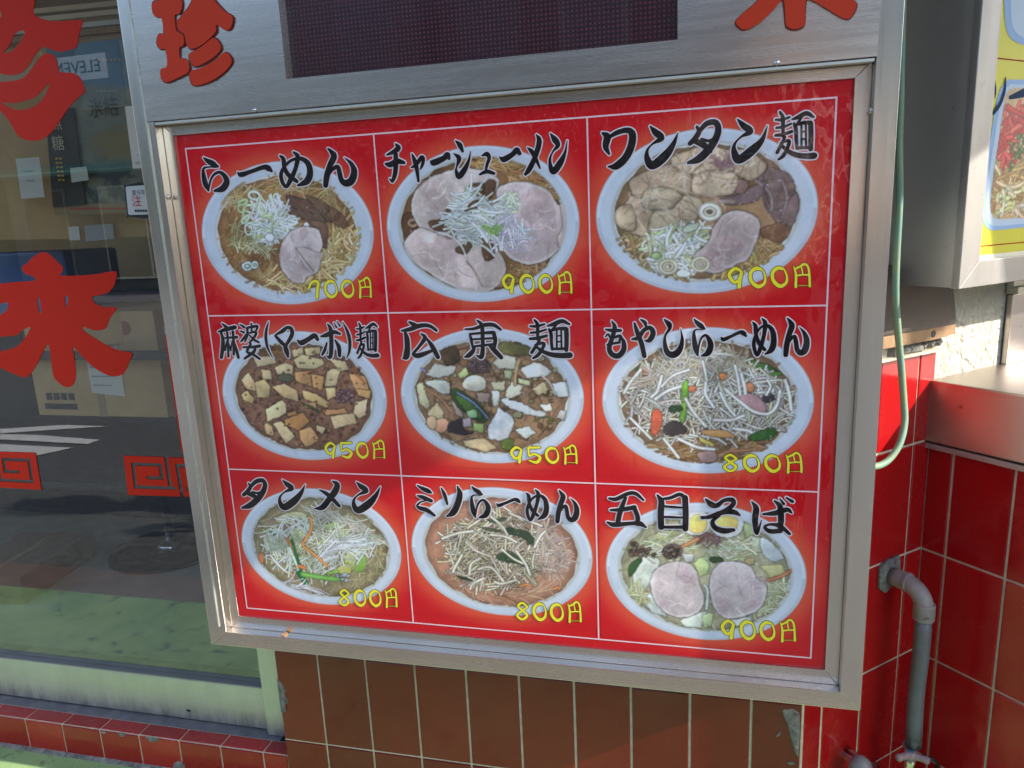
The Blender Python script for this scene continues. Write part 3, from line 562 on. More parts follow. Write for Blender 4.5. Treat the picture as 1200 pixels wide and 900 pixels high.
    def inpoly(s, poly): 
        xs_ = [p[0] for p in poly]; ys_ = [p[1] for p in poly]
        while True:
            x, y = s.r.uniform(min(xs_), max(xs_)), s.r.uniform(min(ys_), max(ys_))
            if s.inside(poly, np.array([[x]]), np.array([[y]]))[0, 0]: return x, y
    def scatter(s, region, n, ln_, w_, cols, curv=(-1.5, 1.5), th=(0, 6.28), **k):
        for i in range(int(n*1.45)):
            x, y = s.inpoly(region); t = s.r.uniform(*th); l = s.r.uniform(*ln_); k.setdefault('dark', .24); k.setdefault('halo', .20); s.curl(x-math.cos(t)*l/2, y-math.sin(t)*l/2, l, t, s.r.uniform(*curv), s.r.uniform(*w_)*.80, s.jit(s.r.choice(cols), 20), **k)
    def crumbs(s, region, n, sz, cols, **k):
        for i in range(n):
            x, y = s.inpoly(region); q = s.r.uniform(*sz); t = s.r.random()*6; kk = s.r.randint(4, 6)
            s.poly([(x+q*s.r.uniform(.6, 1.2)*math.cos(t+j*6.283/kk), y+q*s.r.uniform(.5, 1.)*math.sin(t+j*6.283/kk)) for j in range(kk)], s.jit(s.r.choice(cols)), ew=2.5, **k)
    def ring(s, x, y, r_, w_, col, sq=.75, rot=0, **k):
        t = np.linspace(0, 6.4, 12); c_, sn = math.cos(rot), math.sin(rot); s.strand([(x+r_*math.cos(q)*c_-r_*sq*math.sin(q)*sn, y+r_*math.cos(q)*sn+r_*sq*math.sin(q)*c_) for q in t], w_*s.k, col, **k)
    def pork(s, pts, col=(206, 188, 178), fat=(224, 212, 202), meat=(182, 156, 150)):
        s.poly(pts, col, tex=.10, edge=.28, ew=7, halo=.55, rim=fat)
        xs_ = [p[0] for p in pts]; ys_ = [p[1] for p in pts]; cx, cy = sum(xs_)/len(xs_), sum(ys_)/len(ys_); rx, ry = (max(xs_)-min(xs_))/2, (max(ys_)-min(ys_))/2
        ip = [(cx+(x-cx)*.84, cy+(y-cy)*.84) for x, y in pts]
        for i in range(5):
            x, y = s.inpoly(ip); q = s.r.uniform(.18, .36); kk = 8; t0 = s.r.random()*6
            s.poly([(x+rx*q*s.r.uniform(.7, 1.2)*math.cos(t0+j*.785), y+ry*q*s.r.uniform(.7, 1.2)*math.sin(t0+j*.785)) for j in range(kk)], s.jit(meat, 8), a=.45, halo=0, edge=-.1, ew=5, tex=.16, fs=2)
        for i in range(9):
            x, y = s.inpoly(ip); s.curl(x, y, s.r.uniform(.25, .6)*rx, s.r.random()*6, s.r.uniform(-1.6, 1.6), s.r.uniform(3, 6), s.jit(fat, 8), a=.5, halo=0, dark=.05)
        for i in range(7):
            x, y = s.inpoly(ip); s.curl(x, y, s.r.uniform(.12, .4)*rx, s.r.random()*6, s.r.uniform(-1, 1), s.r.uniform(1.2, 2.4), (120, 84, 80), a=.45, halo=0, dark=0)
        for i in range(5):
            x, y = s.inpoly(ip); s.curl(x, y, s.r.uniform(4, 12), s.r.random()*6, 0, 1.5, (240, 236, 240), a=.5, halo=0, dark=0, n=2)
    def glints(s, region, n):
        for i in range(n): x, y = s.inpoly(region); s.curl(x, y, s.r.uniform(3, 10), s.r.uniform(-.6, .6), s.r.uniform(-.5, .5), s.r.uniform(1, 2.2), (238, 236, 240), a=s.r.uniform(.25, .7), halo=0, dark=0, n=2)
DISH = []
ZOOM = [(200,150,4.092),(440,130,3.75),(685,110,3.460),(235,360,4.5),(455,360,4.188),(690,360,4.0897),(260,545,4.735),(470,555,4.7375),(690,560,3.914)]
def dish_canvas(i, broth, rimk=.80):
    cx, cz, rx, rz = BOWL[i]; mg = .010
    ox, oy, sc = ZOOM[i]
    cv = Canvas(cx-rx-mg, cx+rx+mg, cz-rz-mg, cz+rz+mg, lambda x, y: b2(ox+x/sc, oy+y/sc)); cv.k = 1.12*4.1/sc
    X = cv.x0+(np.arange(cv.W)+.5)*cv.h; Zg = cv.z1-(np.arange(cv.Hh)+.5)*cv.h; X, Zg = np.meshgrid(X, Zg)
    cv.img[:] = bgcol(X, Zg); d = np.sqrt(((X-cx)/rx)**2+((Zg-cz)/rz)**2); ed = (1-d)*rx/cv.h
    ni = NZ[:cv.Hh, :cv.W] if cv.Hh <= 1024 else 0; nj = NZ[200:200+cv.Hh, 300:300+cv.W]
    # rim of the bowl: pale blue-white porcelain with faint cobalt marks
    rimc = np.array([216, 225, 236])/255*(1+.05*ni[..., None])
    mark = np.clip((nj-.22)*4, 0, 1)*np.clip((d-rimk-.02)*12, 0, 1)*np.clip((.97-d)*20, 0, 1); rimc = rimc*(1-.22*mark[..., None])+np.array([120, 150, 205])/255*.22*mark[..., None]
    ang = np.arctan2(Zg-cz, X-cx); lip = np.clip(1-np.abs(d-.975)*45, 0, 1); rimc = rimc*(1-.10*lip[..., None]*(ang < 0)[..., None])+.06*lip[..., None]*(ang > 0)[..., None]
    inr = np.clip(1-np.abs(d-rimk-.015)*30, 0, 1); rimc = rimc*(1-inr[..., None]*np.array([.10, .13, .22]))
    rimc = rimc*(1-.25*np.clip(1-ed/3, 0, 1)[..., None])
    m_ = np.clip(ed+.5, 0, 1)[..., None]; cv.img = cv.img*(1-m_)+np.clip(rimc, 0, 1)*m_
    wob = rimk+.008*np.sin(ang*9)+.006*np.sin(ang*23+1)+.02*nj
    bm = np.clip((wob-d)*rx/cv.h+.5, 0, 1)[..., None]; bc = np.array(broth)/255*(1+.22*ni[..., None]+.12*nj[..., None])*(1-.28*np.clip((d-rimk+.10)*9, 0, 1)[..., None])
    cv.img = cv.img*(1-bm)+np.clip(bc, 0, 1)*bm; cv.bm = bm; cv.base = cv.img.copy()
    return cv
def finish(cv, i, label, soft=1.02):
    cx, cz, rx, rz = BOWL[i]; X = cv.x0+(np.arange(cv.W)+.5)*cv.h; Zg = cv.z1-(np.arange(cv.Hh)+.5)*cv.h; X, Zg = np.meshgrid(X, Zg)
    d = np.sqrt(((X-cx)/rx)**2+((Zg-cz)/rz)**2); m_ = np.clip((.865-d)*80+.5, 0, 1)[..., None]; im = cv.base*(1-m_)+cv.img*m_
    for _ in range(3): im = (im+np.roll(im, 1, 0)+np.roll(im, -1, 0)+np.roll(im, 1, 1)+np.roll(im, -1, 1))/5
    fm = np.clip((.83-d)*30, 0, 1)[..., None]; nl = NZ[100:100+cv.Hh, 50:50+cv.W][..., None]; nf = NZF[:cv.Hh, :cv.W][..., None]; im = im*(1+fm*(.20*nl+.05*nf)); im = np.where(fm > 0, (im-.5)*1.08+.56, im)
    im = im.reshape(cv.Hh//2, 2, cv.W//2, 2, 3).mean((1, 3)); im = np.clip(im+(RNG.random(im.shape[:2])[..., None]-.5)*.03, 0, 1)
    im = im[::-1]; nz_, nx_ = im.shape[:2]
    grid_mesh('dish_picture', cv.x0, cv.x1, cv.z0, cv.z1, nx_-1, nz_-1, -.0002, im, M_PRINT, menu, label=label)
YN = [(206, 176, 118), (190, 156, 98), (218, 194, 142)]; NEGI = [(224, 230, 214), (206, 222, 176), (236, 238, 232), (190, 206, 150)]; SPR = [(206, 200, 190), (222, 218, 208), (192, 184, 166), (214, 206, 180)]; MENMA = [(128, 98, 74), (110, 84, 62), (146, 116, 88)]
def ellipse_region(cx, cy, rx, ry, n=16): return [(cx+rx*math.cos(t*6.283/n), cy+ry*math.sin(t*6.283/n)) for t in range(n)]

# 1 plain ramen
v = dish_canvas(0, (160, 116, 74)); A = ellipse_region(558, 505, 300, 245)
v.scatter(A, 150, (60, 150), (5, 8), [(166, 124, 72), (150, 108, 62), (182, 142, 88)], a=.6, halo=.25)
v.scatter([(250,300),(520,250),(780,300),(860,470),(700,320),(420,270),(280,400)], 60, (60, 140), (5, 8), YN, a=.7)
v.scatter([(290,470),(420,560),(540,600),(520,760),(420,740),(300,640)], 26, (50, 130), (6, 8), [(160, 120, 76), (140, 100, 62)], a=.6)
v.scatter([(740,500),(870,460),(880,600),(800,690),(720,740),(720,620)], 60, (70, 140), (8, 11), YN, curv=(-2.2, 2.2)); v.scatter([(460,690),(700,720),(660,770),(500,750)], 26, (60, 120), (8, 11), YN, th=(-.5, .6))
for q in range(4): v.strand([(395+q*9, 690-q*8), (440, 730-q*9), (480, 700-q*14), (490-q*5, 640-q*3)], 6, (196, 164, 112), a=.8)
for pts in [[(560,325),(600,330),(700,370),(770,435),(750,450),(640,400),(570,370)],[(570,380),(640,400),(730,430),(735,455),(640,440),(575,420)],[(640,320),(700,340),(760,380),(740,420),(690,370)],[(760,380),(800,400),(850,450),(840,480),(780,460)],[(660,445),(720,450),(750,470),(750,570),(720,560),(690,480)],[(780,430),(800,405),(812,412),(795,440)]]: v.poly(pts, v.jit((122, 94, 74), 14), tex=.2, edge=.35, ew=4)
for q in range(26): v.curl(v.r.uniform(580, 740), v.r.uniform(330, 440), v.r.uniform(40, 110), v.r.uniform(.3, .9), .1, v.r.uniform(2, 5), v.jit((140, 112, 90), 22), a=.7)
v.scatter([(290,450),(360,520),(380,560),(320,560)], 22, (40, 90), (4, 7), [(150, 140, 84), (176, 160, 110)])
pile = [(310,370),(370,320),(470,330),(560,330),(590,470),(560,520),(480,560),(400,540),(320,450)]
for q in range(26): x, y = v.inpoly(pile); v.ring(x, y, v.r.uniform(16, 34), v.r.uniform(6, 10), v.jit(v.r.choice(NEGI), 12), v.r.uniform(.4, .9), v.r.random()*3)
v.scatter([(390,370),(560,340),(590,500),(470,560),(400,480)], 110, (30, 90), (6, 11), NEGI + [(236, 240, 236)]*3, curv=(-1, 1)); v.scatter([(300,540),(520,580),(440,600),(320,560)], 24, (40, 90), (4, 6), [(200, 196, 150), (184, 170, 120)])
v.ell(475, 525, 24, 19, (234, 238, 240)); v.ell(650, 462, 14, 13, (220, 224, 224))
v.pork([(530,560),(580,492),(650,470),(712,490),(730,560),(715,600),(722,640),(700,696),(650,712),(640,742),(580,735),(535,680),(522,610)], (204, 186, 182))
v.poly([(600,590),(640,570),(700,600),(730,598),(715,640),(700,696),(660,680)], (212, 192, 184), halo=.3, a=.8, rim=(228, 214, 208)); v.strand([(600,575),(640,630),(690,690)], 2.5, (120, 92, 86), a=.8)
v.ell(368, 662, 27, 24, (222, 228, 226)); v.ring(368, 662, 12, 4, (120, 150, 110)); v.ell(405, 655, 19, 20, (216, 224, 222)); v.ring(405, 655, 8, 3, (120, 150, 110)); v.glints(A, 60)
finish(v, 0, 'printed photo of plain ramen with one pork slice and leek')
# 2 pork ramen
v = dish_canvas(1, (138, 98, 62), .84); A = ellipse_region(470, 500, 330, 270)
v.scatter([(380,230),(560,225),(720,300),(800,420),(640,280),(500,250)], 50, (70, 160), (6, 9), [(166, 124, 74), (190, 150, 98)], th=(-.2, .9)); v.scatter([(600,660),(760,680),(700,740),(590,790)], 26, (50, 110), (6, 9), [(170, 136, 96), (150, 112, 74)])
v.poly([(125,460),(180,450),(190,520),(150,560),(120,530)], (100, 68, 44)); v.ring(165, 492, 18, 8, (176, 142, 112))
v.pork([(158,420),(185,340),(270,280),(390,248),(500,270),(545,320),(500,390),(420,440),(340,480),(330,535),(250,560),(180,490)]); v.pork([(535,345),(600,312),(700,320),(770,360),(800,412),(845,432),(842,520),(800,620),(720,672),(640,672),(560,610),(590,500),(540,400)], (204, 182, 178)); v.pork([(128,570),(200,515),(320,560),(440,560),(540,610),(575,700),(520,782),(420,796),(320,765),(225,705),(145,640)], (206, 184, 176))
v.poly([(810,410),(840,425),(846,520),(812,600),(800,560),(820,500)], (216, 196, 184)); v.strand([(400,660),(440,710),(470,770)], 4, (130, 92, 80), a=.7); v.poly([(380,600),(470,570),(560,650),(560,760),(470,770),(430,690)], (214, 196, 182), a=.5, halo=.1)
for pts in [[(235,485),(300,482),(325,500),(318,530),(255,522)],[(415,322),(470,318),(520,330),(480,375),(420,360)],[(490,305),(530,312),(515,380),(480,370)],[(355,600),(400,575),(436,582),(400,628),(360,622)],[(465,580),(505,565),(524,640),(482,655)],[(300,460),(322,430),(342,460),(320,485)]]: v.poly(pts, v.jit((108, 78, 54), 10), tex=.2)
pile = [(330,500),(380,400),(450,370),(540,400),(600,460),(650,520),(640,580),(560,590),(450,570),(350,550)]
v.scatter([(560,370),(615,380),(600,450),(540,470)], 16, (30, 60), (7, 12), [(214, 226, 180), (226, 232, 200)]); v.scatter([(395,345),(450,335),(460,365),(400,375)], 12, (20, 40), (6, 9), [(176, 196, 150), (206, 216, 190)])
v.scatter([(380,400),(520,380),(560,470),(540,560),(380,550),(330,510)], 95, (70, 190), (5, 9), [(226, 230, 228), (212, 218, 208), (236, 238, 238), (204, 212, 190)], curv=(-1.4, 1.4), th=(-.6, .8)); v.scatter([(540,470),(650,500),(640,590),(540,580)], 45, (50, 110), (5, 8), [(222, 220, 224), (206, 200, 206)], curv=(-2.5, 2.5))
v.strand([(410,420),(425,405),(450,395)], 8, (92, 66, 40)); v.strand([(395,440),(420,430),(445,425)], 6, (96, 70, 44)); v.scatter([(470,510),(540,500),(520,545)], 10, (20, 50), (5, 8), [(150, 184, 110)]); v.glints(A, 70)
finish(v, 1, 'printed photo of ramen covered by three pork slices')
# 3 wonton noodles
v = dish_canvas(2, (150, 118, 84), .82); A = ellipse_region(495, 490, 350, 270)
v.scatter([(150,560),(260,680),(420,740),(300,640),(220,580)], 50, (60, 130), (7, 10), [(172, 146, 104), (196, 172, 128), (150, 120, 84)]); v.scatter([(700,600),(800,580),(740,660),(600,720),(480,740)], 40, (60, 120), (7, 10), [(190, 158, 102), (168, 132, 82)])
v.poly([(650,290),(740,290),(700,370),(620,400)], (112, 84, 48))
for pts, c_ in [([(700,330),(780,320),(860,400),(866,470),(820,560),(760,500),(720,420)], (112, 92, 88)), ([(740,300),(830,330),(850,400),(780,470),(730,400)], (120, 98, 92)), ([(540,430),(640,400),(740,350),(700,430),(600,450)], (118, 98, 96)), ([(620,345),(660,360),(650,400),(610,395)], (126, 96, 86)), ([(700,560),(800,520),(830,560),(790,600)], (120, 84, 60))]: v.poly(pts, c_, tex=.2, edge=.4)
v.strand([(690,350),(750,400),(760,470)], 9, (132, 114, 110)); v.strand([(800,350),(820,420),(800,500)], 10, (136, 116, 114)); v.strand([(730,350),(725,430),(745,480)], 5, (88, 70, 66))
WON = (196, 172, 142)
for pts in [[(150,470),(190,410),(290,370),(420,400),(430,480),(360,540),(240,580),(180,560),(130,510)],[(180,360),(260,310),(370,290),(440,340),(430,400),(300,420),(210,420)],[(350,260),(450,220),(540,215),(610,250),(600,320),(480,330),(380,310)],[(440,340),(520,310),(620,330),(600,400),(520,420),(440,400)],[(560,240),(640,225),(720,270),(740,300),(680,350),(620,330)],[(300,440),(420,410),(480,440),(440,520),(340,560),(260,560)],[(130,470),(190,450),(210,530),(190,560),(130,530)],[(240,400),(340,380),(400,420),(330,470),(240,460)]]:
    v.poly(pts, v.jit(WON, 10), tex=.16, edge=.30, ew=9, halo=.5, lite=.16)
v.scatter([(150,500),(200,400),(380,270),(600,240),(720,280),(600,400),(440,500),(260,560)], 60, (40, 120), (2, 4), [(160, 130, 104), (150, 116, 92)], a=.5, halo=.1, curv=(-2, 2)); v.scatter([(150,500),(200,400),(380,270),(600,240),(700,290),(600,400),(440,500),(260,560)], 34, (40, 110), (6, 12), [(220, 200, 172), (226, 208, 184)], a=.35, halo=0, curv=(-2, 2))
v.scatter([(520,255),(600,260),(580,300),(520,290)], 14, (20, 50), (5, 10), [(160, 120, 120)], a=.6)
neg = [(240,590),(300,560),(480,530),(510,590),(440,650),(520,690),(400,720),(280,680)]
for q in range(26): x, y = v.inpoly([(220,600),(330,600),(460,680),(420,740),(260,700)]); v.ring(x, y, v.r.uniform(12, 28), v.r.uniform(6, 9), v.jit(v.r.choice([(206, 200, 170), (188, 176, 130), (214, 212, 196)]), 12), .7, v.r.random()*3)
v.scatter(neg, 90, (30, 90), (6, 11), [(226, 226, 214), (202, 212, 164), (232, 232, 226), (190, 196, 150)]); v.ell(430, 545, 34, 16, (222, 232, 200), rot=-.4)
v.ell(290, 655, 20, 16, (166, 190, 130))
v.pork([(520,540),(560,490),(620,470),(700,500),(712,560),(690,620),(660,670),(600,700),(530,726),(460,710),(440,660),(500,600)], (184, 164, 158), (204, 190, 184), (160, 134, 134))
v.ring(508, 478, 36, 13, (220, 216, 200), .75); v.ring(508, 478, 19, 7, (206, 200, 176), .75); v.ell(505, 478, 8, 7, (120, 112, 96))
for (x, y) in [(470,690),(340,700)]: v.ring(x, y, 32, 9, (206, 198, 170), .8); v.ring(x, y, 18, 6, (190, 184, 150), .8)
v.ell(403, 728, 28, 17, (226, 236, 214)); v.glints(A, 110)
finish(v, 2, 'printed photo of wonton noodles with pork')
# 4 mapo tofu noodles
v = dish_canvas(3, (136, 96, 72), .83); A = ellipse_region(550, 475, 345, 265)
v.crumbs(A, 480, (5, 11), [(136, 88, 70), (110, 66, 52), (156, 110, 90), (90, 56, 44), (150, 100, 96), (130, 84, 84)], edge=.35, halo=.25)
v.scatter([(340,210),(440,210),(400,250),(350,250)], 14, (60, 110), (6, 9), [(128, 92, 44), (100, 70, 34)], th=(-.3, .3))
for pts in [[(280,265),(400,262),(400,300),(300,318)],[(480,225),(540,210),(545,250),(490,265)],[(545,215),(630,208),(630,250),(560,262)],[(490,280),(540,250),(640,275),(655,300),(600,330),(510,320)],[(390,320),(450,295),(490,310),(485,352),(410,360)],[(670,270),(760,285),(785,330),(740,340)],[(320,325),(370,335),(375,380),(330,390)],[(215,380),(255,345),(290,400),(300,450),(240,430)],[(290,400),(340,380),(372,420),(360,480),(300,480)],[(215,460),(245,440),(285,480),(280,510),(225,490)],[(375,420),(440,400),(510,440),(520,500),(440,480)],[(495,345),(580,335),(590,420),(500,390)],[(580,350),(650,360),(640,440),(590,425)],[(670,330),(738,322),(715,415),(652,418)],[(540,435),(600,450),(690,510),(660,530),(545,480)],[(545,500),(610,500),(615,540),(550,530)],[(345,540),(430,488),(455,510),(450,560),(350,605)],[(440,590),(540,555),(575,600),(520,650),(445,620)],[(380,610),(430,600),(505,680),(455,720)],[(520,650),(580,630),(632,700),(560,740),(525,700)],[(685,575),(810,555),(825,610),(700,642)],[(810,500),(880,480),(870,570),(835,590),(805,560)],[(780,350),(860,360),(895,440),(820,450)],[(820,430),(900,440),(890,485),(830,470)],[(640,540),(760,530),(780,555),(660,570)],[(335,600),(380,630),(385,680),(345,670)],[(660,430),(710,420),(715,470),(670,490)],[(455,555),(500,545),(510,565),(460,575)],[(615,620),(660,630),(640,670),(612,650)]]:
    c_ = v.jit(v.r.choice([(222, 186, 132), (228, 200, 150), (214, 178, 120), (206, 150, 96)] if pts[0][1] > 330 else [(206, 184, 140), (198, 176, 130)]), 10); v.poly(pts, c_, tex=.09, edge=.30, ew=5, halo=.6, lite=.14, smooth=False)
v.crumbs(A, 110, (4, 8), [(130, 80, 62), (150, 100, 90), (110, 66, 52)], halo=.2); v.crumbs([(720,440),(800,430),(810,500),(720,500)], 30, (6, 12), [(140, 104, 112), (120, 84, 92)])
v.ell(450, 375, 45, 22, (84, 84, 62), rot=.1); v.strand([(550,512),(590,530),(620,552)], 10, (62, 82, 44)); v.strand([(840,320),(800,330),(870,400)], 8, (190, 110, 50), a=.6); v.glints(A, 120)
finish(v, 3, 'printed photo of noodles under tofu cubes in brown sauce')
# 5 kanton noodles
v = dish_canvas(4, (150, 116, 84), .83); A = ellipse_region(510, 430, 375, 275)
v.scatter(A, 110, (50, 120), (5, 9), [(120, 90, 60), (150, 116, 76), (100, 78, 50), (136, 104, 84)], a=.6); v.crumbs(A, 130, (10, 24), [(140, 104, 70), (118, 86, 58), (150, 120, 90), (104, 96, 56), (160, 150, 110)], edge=.35)
v.poly([(270,210),(330,190),(350,260),(300,290),(260,250)], (74, 56, 40), tex=.3); v.poly([(560,170),(680,190),(700,240),(560,220)], (112, 106, 62), tex=.25)
for pts, c_ in [([(180,330),(230,285),(330,290),(320,330),(240,350)], (206, 202, 188)), ([(185,365),(230,350),(300,365),(300,420),(270,428),(200,390)], (218, 216, 198)), ([(140,375),(175,370),(185,430),(210,480),(190,500),(150,470)], (200, 192, 150)), ([(195,520),(240,470),(275,510),(270,550),(210,540)], (206, 186, 142)), ([(515,270),(560,232),(630,245),(625,305),(540,305)], (216, 210, 186)), ([(645,300),(720,268),(800,310),(760,345),(680,345)], (220, 216, 204)), ([(800,372),(870,362),(888,440),(830,445)], (224, 226, 218)), ([(570,430),(600,370),(670,390),(640,430),(590,450)], (222, 214, 184)), ([(505,370),(570,362),(572,405),(515,410)], (204, 196, 158)), ([(505,410),(550,415),(540,480),(515,490)], (216, 214, 196)), ([(550,450),(590,445),(700,490),(780,520),(760,540),(680,530),(590,490)], (226, 228, 220)), ([(740,475),(800,466),(806,505),(760,515)], (226, 222, 206)), ([(484,600),(520,520),(545,488),(600,520),(618,570),(590,640),(540,656),(490,640)], (224, 226, 226)), ([(615,600),(690,580),(725,610),(680,645)], (210, 216, 208)), ([(820,540),(850,502),(880,510),(860,560)], (190, 184, 176)), ([(630,345),(700,360),(690,385),(640,372)], (196, 200, 150)), ([(565,310),(605,312),(600,360),(570,350)], (190, 196, 150)), ([(340,330),(380,290),(400,330),(350,350)], (190, 200, 132)), ([(705,400),(760,370),(790,410),(740,430)], (206, 184, 140)), ([(415,575),(470,570),(472,615),(420,610)], (166, 186, 110)), ([(360,650),(470,640),(540,690),(470,710),(380,680)], (206, 180, 136)), ([(310,460),(360,470),(370,540),(330,530)], (178, 156, 140)), ([(430,420),(500,420),(500,470),(440,460)], (180, 152, 136)), ([(350,560),(400,540),(415,590),(370,590)], (176, 160, 164))]: v.poly(pts, c_, tex=.08, edge=.28, ew=6, halo=.55, lite=.14, smooth=False, warp=10.)
v.ell(447, 290, 60, 38, (100, 78, 76), tex=.35); v.crumbs(ellipse_region(447, 288, 50, 30), 36, (5, 9), [(112, 88, 84), (84, 64, 62)]); v.ell(423, 375, 58, 42, (222, 214, 190), lite=.2); v.ell(262, 578, 38, 34, (222, 160, 126), lite=.2); v.ell(215, 565, 26, 34, (216, 178, 140))
v.poly([(305,420),(340,400),(420,450),(480,510),(495,550),(470,565),(420,550),(340,490)], (48, 66, 36), tex=.25); v.poly([(330,430),(400,460),(460,530),(440,545),(370,500)], (70, 100, 44), tex=.2); v.strand([(340,420),(420,470),(490,545)], 7, (120, 140, 190)); v.poly([(390,510),(430,505),(435,540),(400,540)], (150, 190, 140))
v.poly([(300,570),(360,545),(372,600),(420,610),(380,626),(300,610)], (50, 40, 42)); v.strand([(640,260),(625,320),(622,380)], 12, (182, 148, 108)); v.strand([(180,400),(250,440),(310,510)], 8, (176, 130, 90)); v.strand([(715,560),(750,540),(800,545),(830,570)], 5, (84, 96, 52)); v.poly([(560,650),(620,650),(600,700),(555,690)], (100, 112, 52)); v.strand([(750,335),(790,370),(820,430)], 7, (226, 214, 198), a=.8); v.strand([(150,295),(165,300),(180,315)], 7, (150, 140, 200)); v.glints(A, 130)
finish(v, 4, 'printed photo of noodles with cabbage, quail egg and prawn')
# 6 bean sprout ramen
v = dish_canvas(5, (146, 116, 88), .82); A = ellipse_region(570, 440, 410, 300)
v.scatter(ellipse_region(570, 455, 400, 280), 170, (60, 150), (6, 10), [(140, 110, 78), (120, 92, 62), (164, 136, 104), (104, 76, 52)], a=.8)
v.scatter([(320,650),(600,700),(760,640),(860,640),(700,720),(500,730)], 46, (80, 180), (7, 10), [(156, 122, 84), (134, 100, 66)], th=(-.5, .1), curv=(-.5, .5))
for pts, c_ in [([(225,300),(280,262),(330,270),(250,300)], (62, 92, 46)), ([(250,310),(300,290),(400,292),(380,318),(260,330)], (196, 104, 66)), ([(480,262),(560,270),(660,285),(640,300),(520,285)], (50, 84, 44)), ([(760,255),(830,270),(920,310),(880,325),(790,290)], (70, 110, 50)), ([(740,320),(860,310),(930,320),(850,345),(750,340)], (90, 140, 66))]: v.poly(pts, c_, tex=.15)
core = [(180,400),(260,320),(420,270),(560,250),(720,280),(880,340),(970,440),(960,540),(880,600),(720,600),(600,640),(480,640),(330,620),(220,520)]
v.scatter(core, 330, (70, 170), (6, 10), SPR, curv=(-.7, .7), halo=.45, dark=.4); v.scatter([(160,400),(250,300),(420,230),(620,200),(800,260),(700,300),(420,320),(250,380)], 80, (60, 150), (6, 9), [(190, 180, 160), (170, 156, 128), (206, 200, 190)], curv=(-.6, .6))
for pts, c_ in [([(455,360),(475,358),(478,440),(465,460),(445,440)], (120, 176, 60)), ([(445,465),(470,460),(465,530),(440,548)], (112, 160, 60)), ([(305,500),(340,490),(355,540),(330,610),(300,600)], (206, 96, 66)), ([(360,580),(400,545),(470,580),(440,610),(380,612)], (70, 60, 58)), ([(830,430),(870,415),(890,440),(850,462)], (52, 48, 52)), ([(770,615),(860,580),(900,590),(880,620),(800,640)], (52, 94, 40)), ([(385,480),(440,470),(450,495),(400,505)], (44, 66, 40)), ([(700,420),(800,420),(850,480),(830,520),(760,490)], (176, 136, 136)), ([(520,700),(600,690),(610,735),(540,740)], (170, 136, 128)), ([(750,370),(780,365),(790,400),(760,405)], (196, 128, 90)), ([(540,590),(640,590),(690,610),(690,628),(580,620)], (214, 160, 100)), ([(530,620),(600,650),(590,668),(540,645)], (206, 186, 96)), ([(625,315),(660,320),(655,345),(630,345)], (224, 140, 84)), ([(480,385),(515,380),(512,402),(485,405)], (214, 120, 84))]: v.poly(pts, c_, tex=.14, halo=.5)
for pts in [[(545,260),(560,320),(570,400)],[(700,280),(715,350),(725,420)],[(730,320),(745,380),(750,415)],[(650,390),(720,450),(790,500),(860,510),(900,470),(915,400)],[(630,410),(660,470),(700,520)],[(465,440),(500,500),(560,570)],[(350,330),(330,400),(300,430)],[(480,300),(400,330),(350,380)],[(200,530),(260,590),(300,630)],[(360,630),(400,680),(430,720)],[(430,630),(520,670),(600,680)],[(855,350),(870,380),(850,420)],[(940,350),(960,420),(968,490)],[(690,580),(760,590),(780,600)],[(320,440),(380,400),(440,380)],[(250,300),(200,360),(170,410)],[(560,360),(560,420),(600,480)],[(600,540),(680,540),(740,520)]]: v.strand(pts, v.r.uniform(8, 12), v.jit((224, 222, 214), 8), halo=.5, dark=.3)
v.glints(A, 120); finish(v, 5, 'printed photo of ramen heaped with bean sprouts')
# 7 tanmen
v = dish_canvas(6, (150, 134, 100), .84); A = ellipse_region(550, 450, 360, 265)
v.scatter(A, 150, (50, 140), (6, 9), [(156, 144, 108), (170, 160, 126), (136, 122, 86)], a=.6, halo=.2); v.scatter([(760,470),(900,460),(860,600),(740,660),(700,600)], 50, (50, 120), (7, 10), [(176, 166, 120), (160, 148, 104), (190, 182, 142)], a=.8)
for pts, c_ in [([(240,380),(300,350),(360,380),(360,470),(300,495),(240,470)], (218, 220, 186)), ([(580,400),(640,360),(700,380),(680,440),(600,450)], (190, 200, 130)), ([(560,340),(640,310),(690,300),(680,340),(590,360)], (160, 190, 110)), ([(430,500),(480,500),(510,540),(480,555),(430,530)], (180, 196, 110)), ([(690,490),(740,480),(760,540),(720,590),(680,560)], (190, 200, 116)), ([(750,520),(800,510),(790,580),(740,590)], (140, 180, 84)), ([(640,570),(700,540),(720,590),(650,600)], (200, 200, 100)), ([(300,290),(400,260),(480,280),(400,310),(320,320)], (190, 184, 140)), ([(205,500),(235,490),(230,545),(210,540)], (214, 130, 84)), ([(380,370),(440,350),(460,420),(410,430)], (200, 206, 140))]: v.poly(pts, c_, tex=.14, edge=.2, halo=.35)
v.ell(290, 378, 24, 14, (86, 110, 76))
v.scatter([(230,360),(380,290),(560,270),(720,340),(880,420),(760,520),(640,590),(480,600),(340,560),(240,480)], 190, (60, 150), (6, 9), [(216, 218, 204), (200, 204, 176), (226, 230, 224), (188, 194, 150)], curv=(-.7, .7), halo=.35)
v.scatter([(470,250),(600,270),(780,320),(900,420),(700,330)], 50, (60, 130), (6, 8), [(200, 196, 180), (184, 178, 156)], curv=(-.4, .4), th=(.1, .8))
v.scatter([(680,400),(840,430),(640,480),(560,540),(600,460)], 40, (90, 170), (6, 9), [(214, 218, 222), (200, 202, 196)], curv=(-.3, .3), th=(-.7, .1))
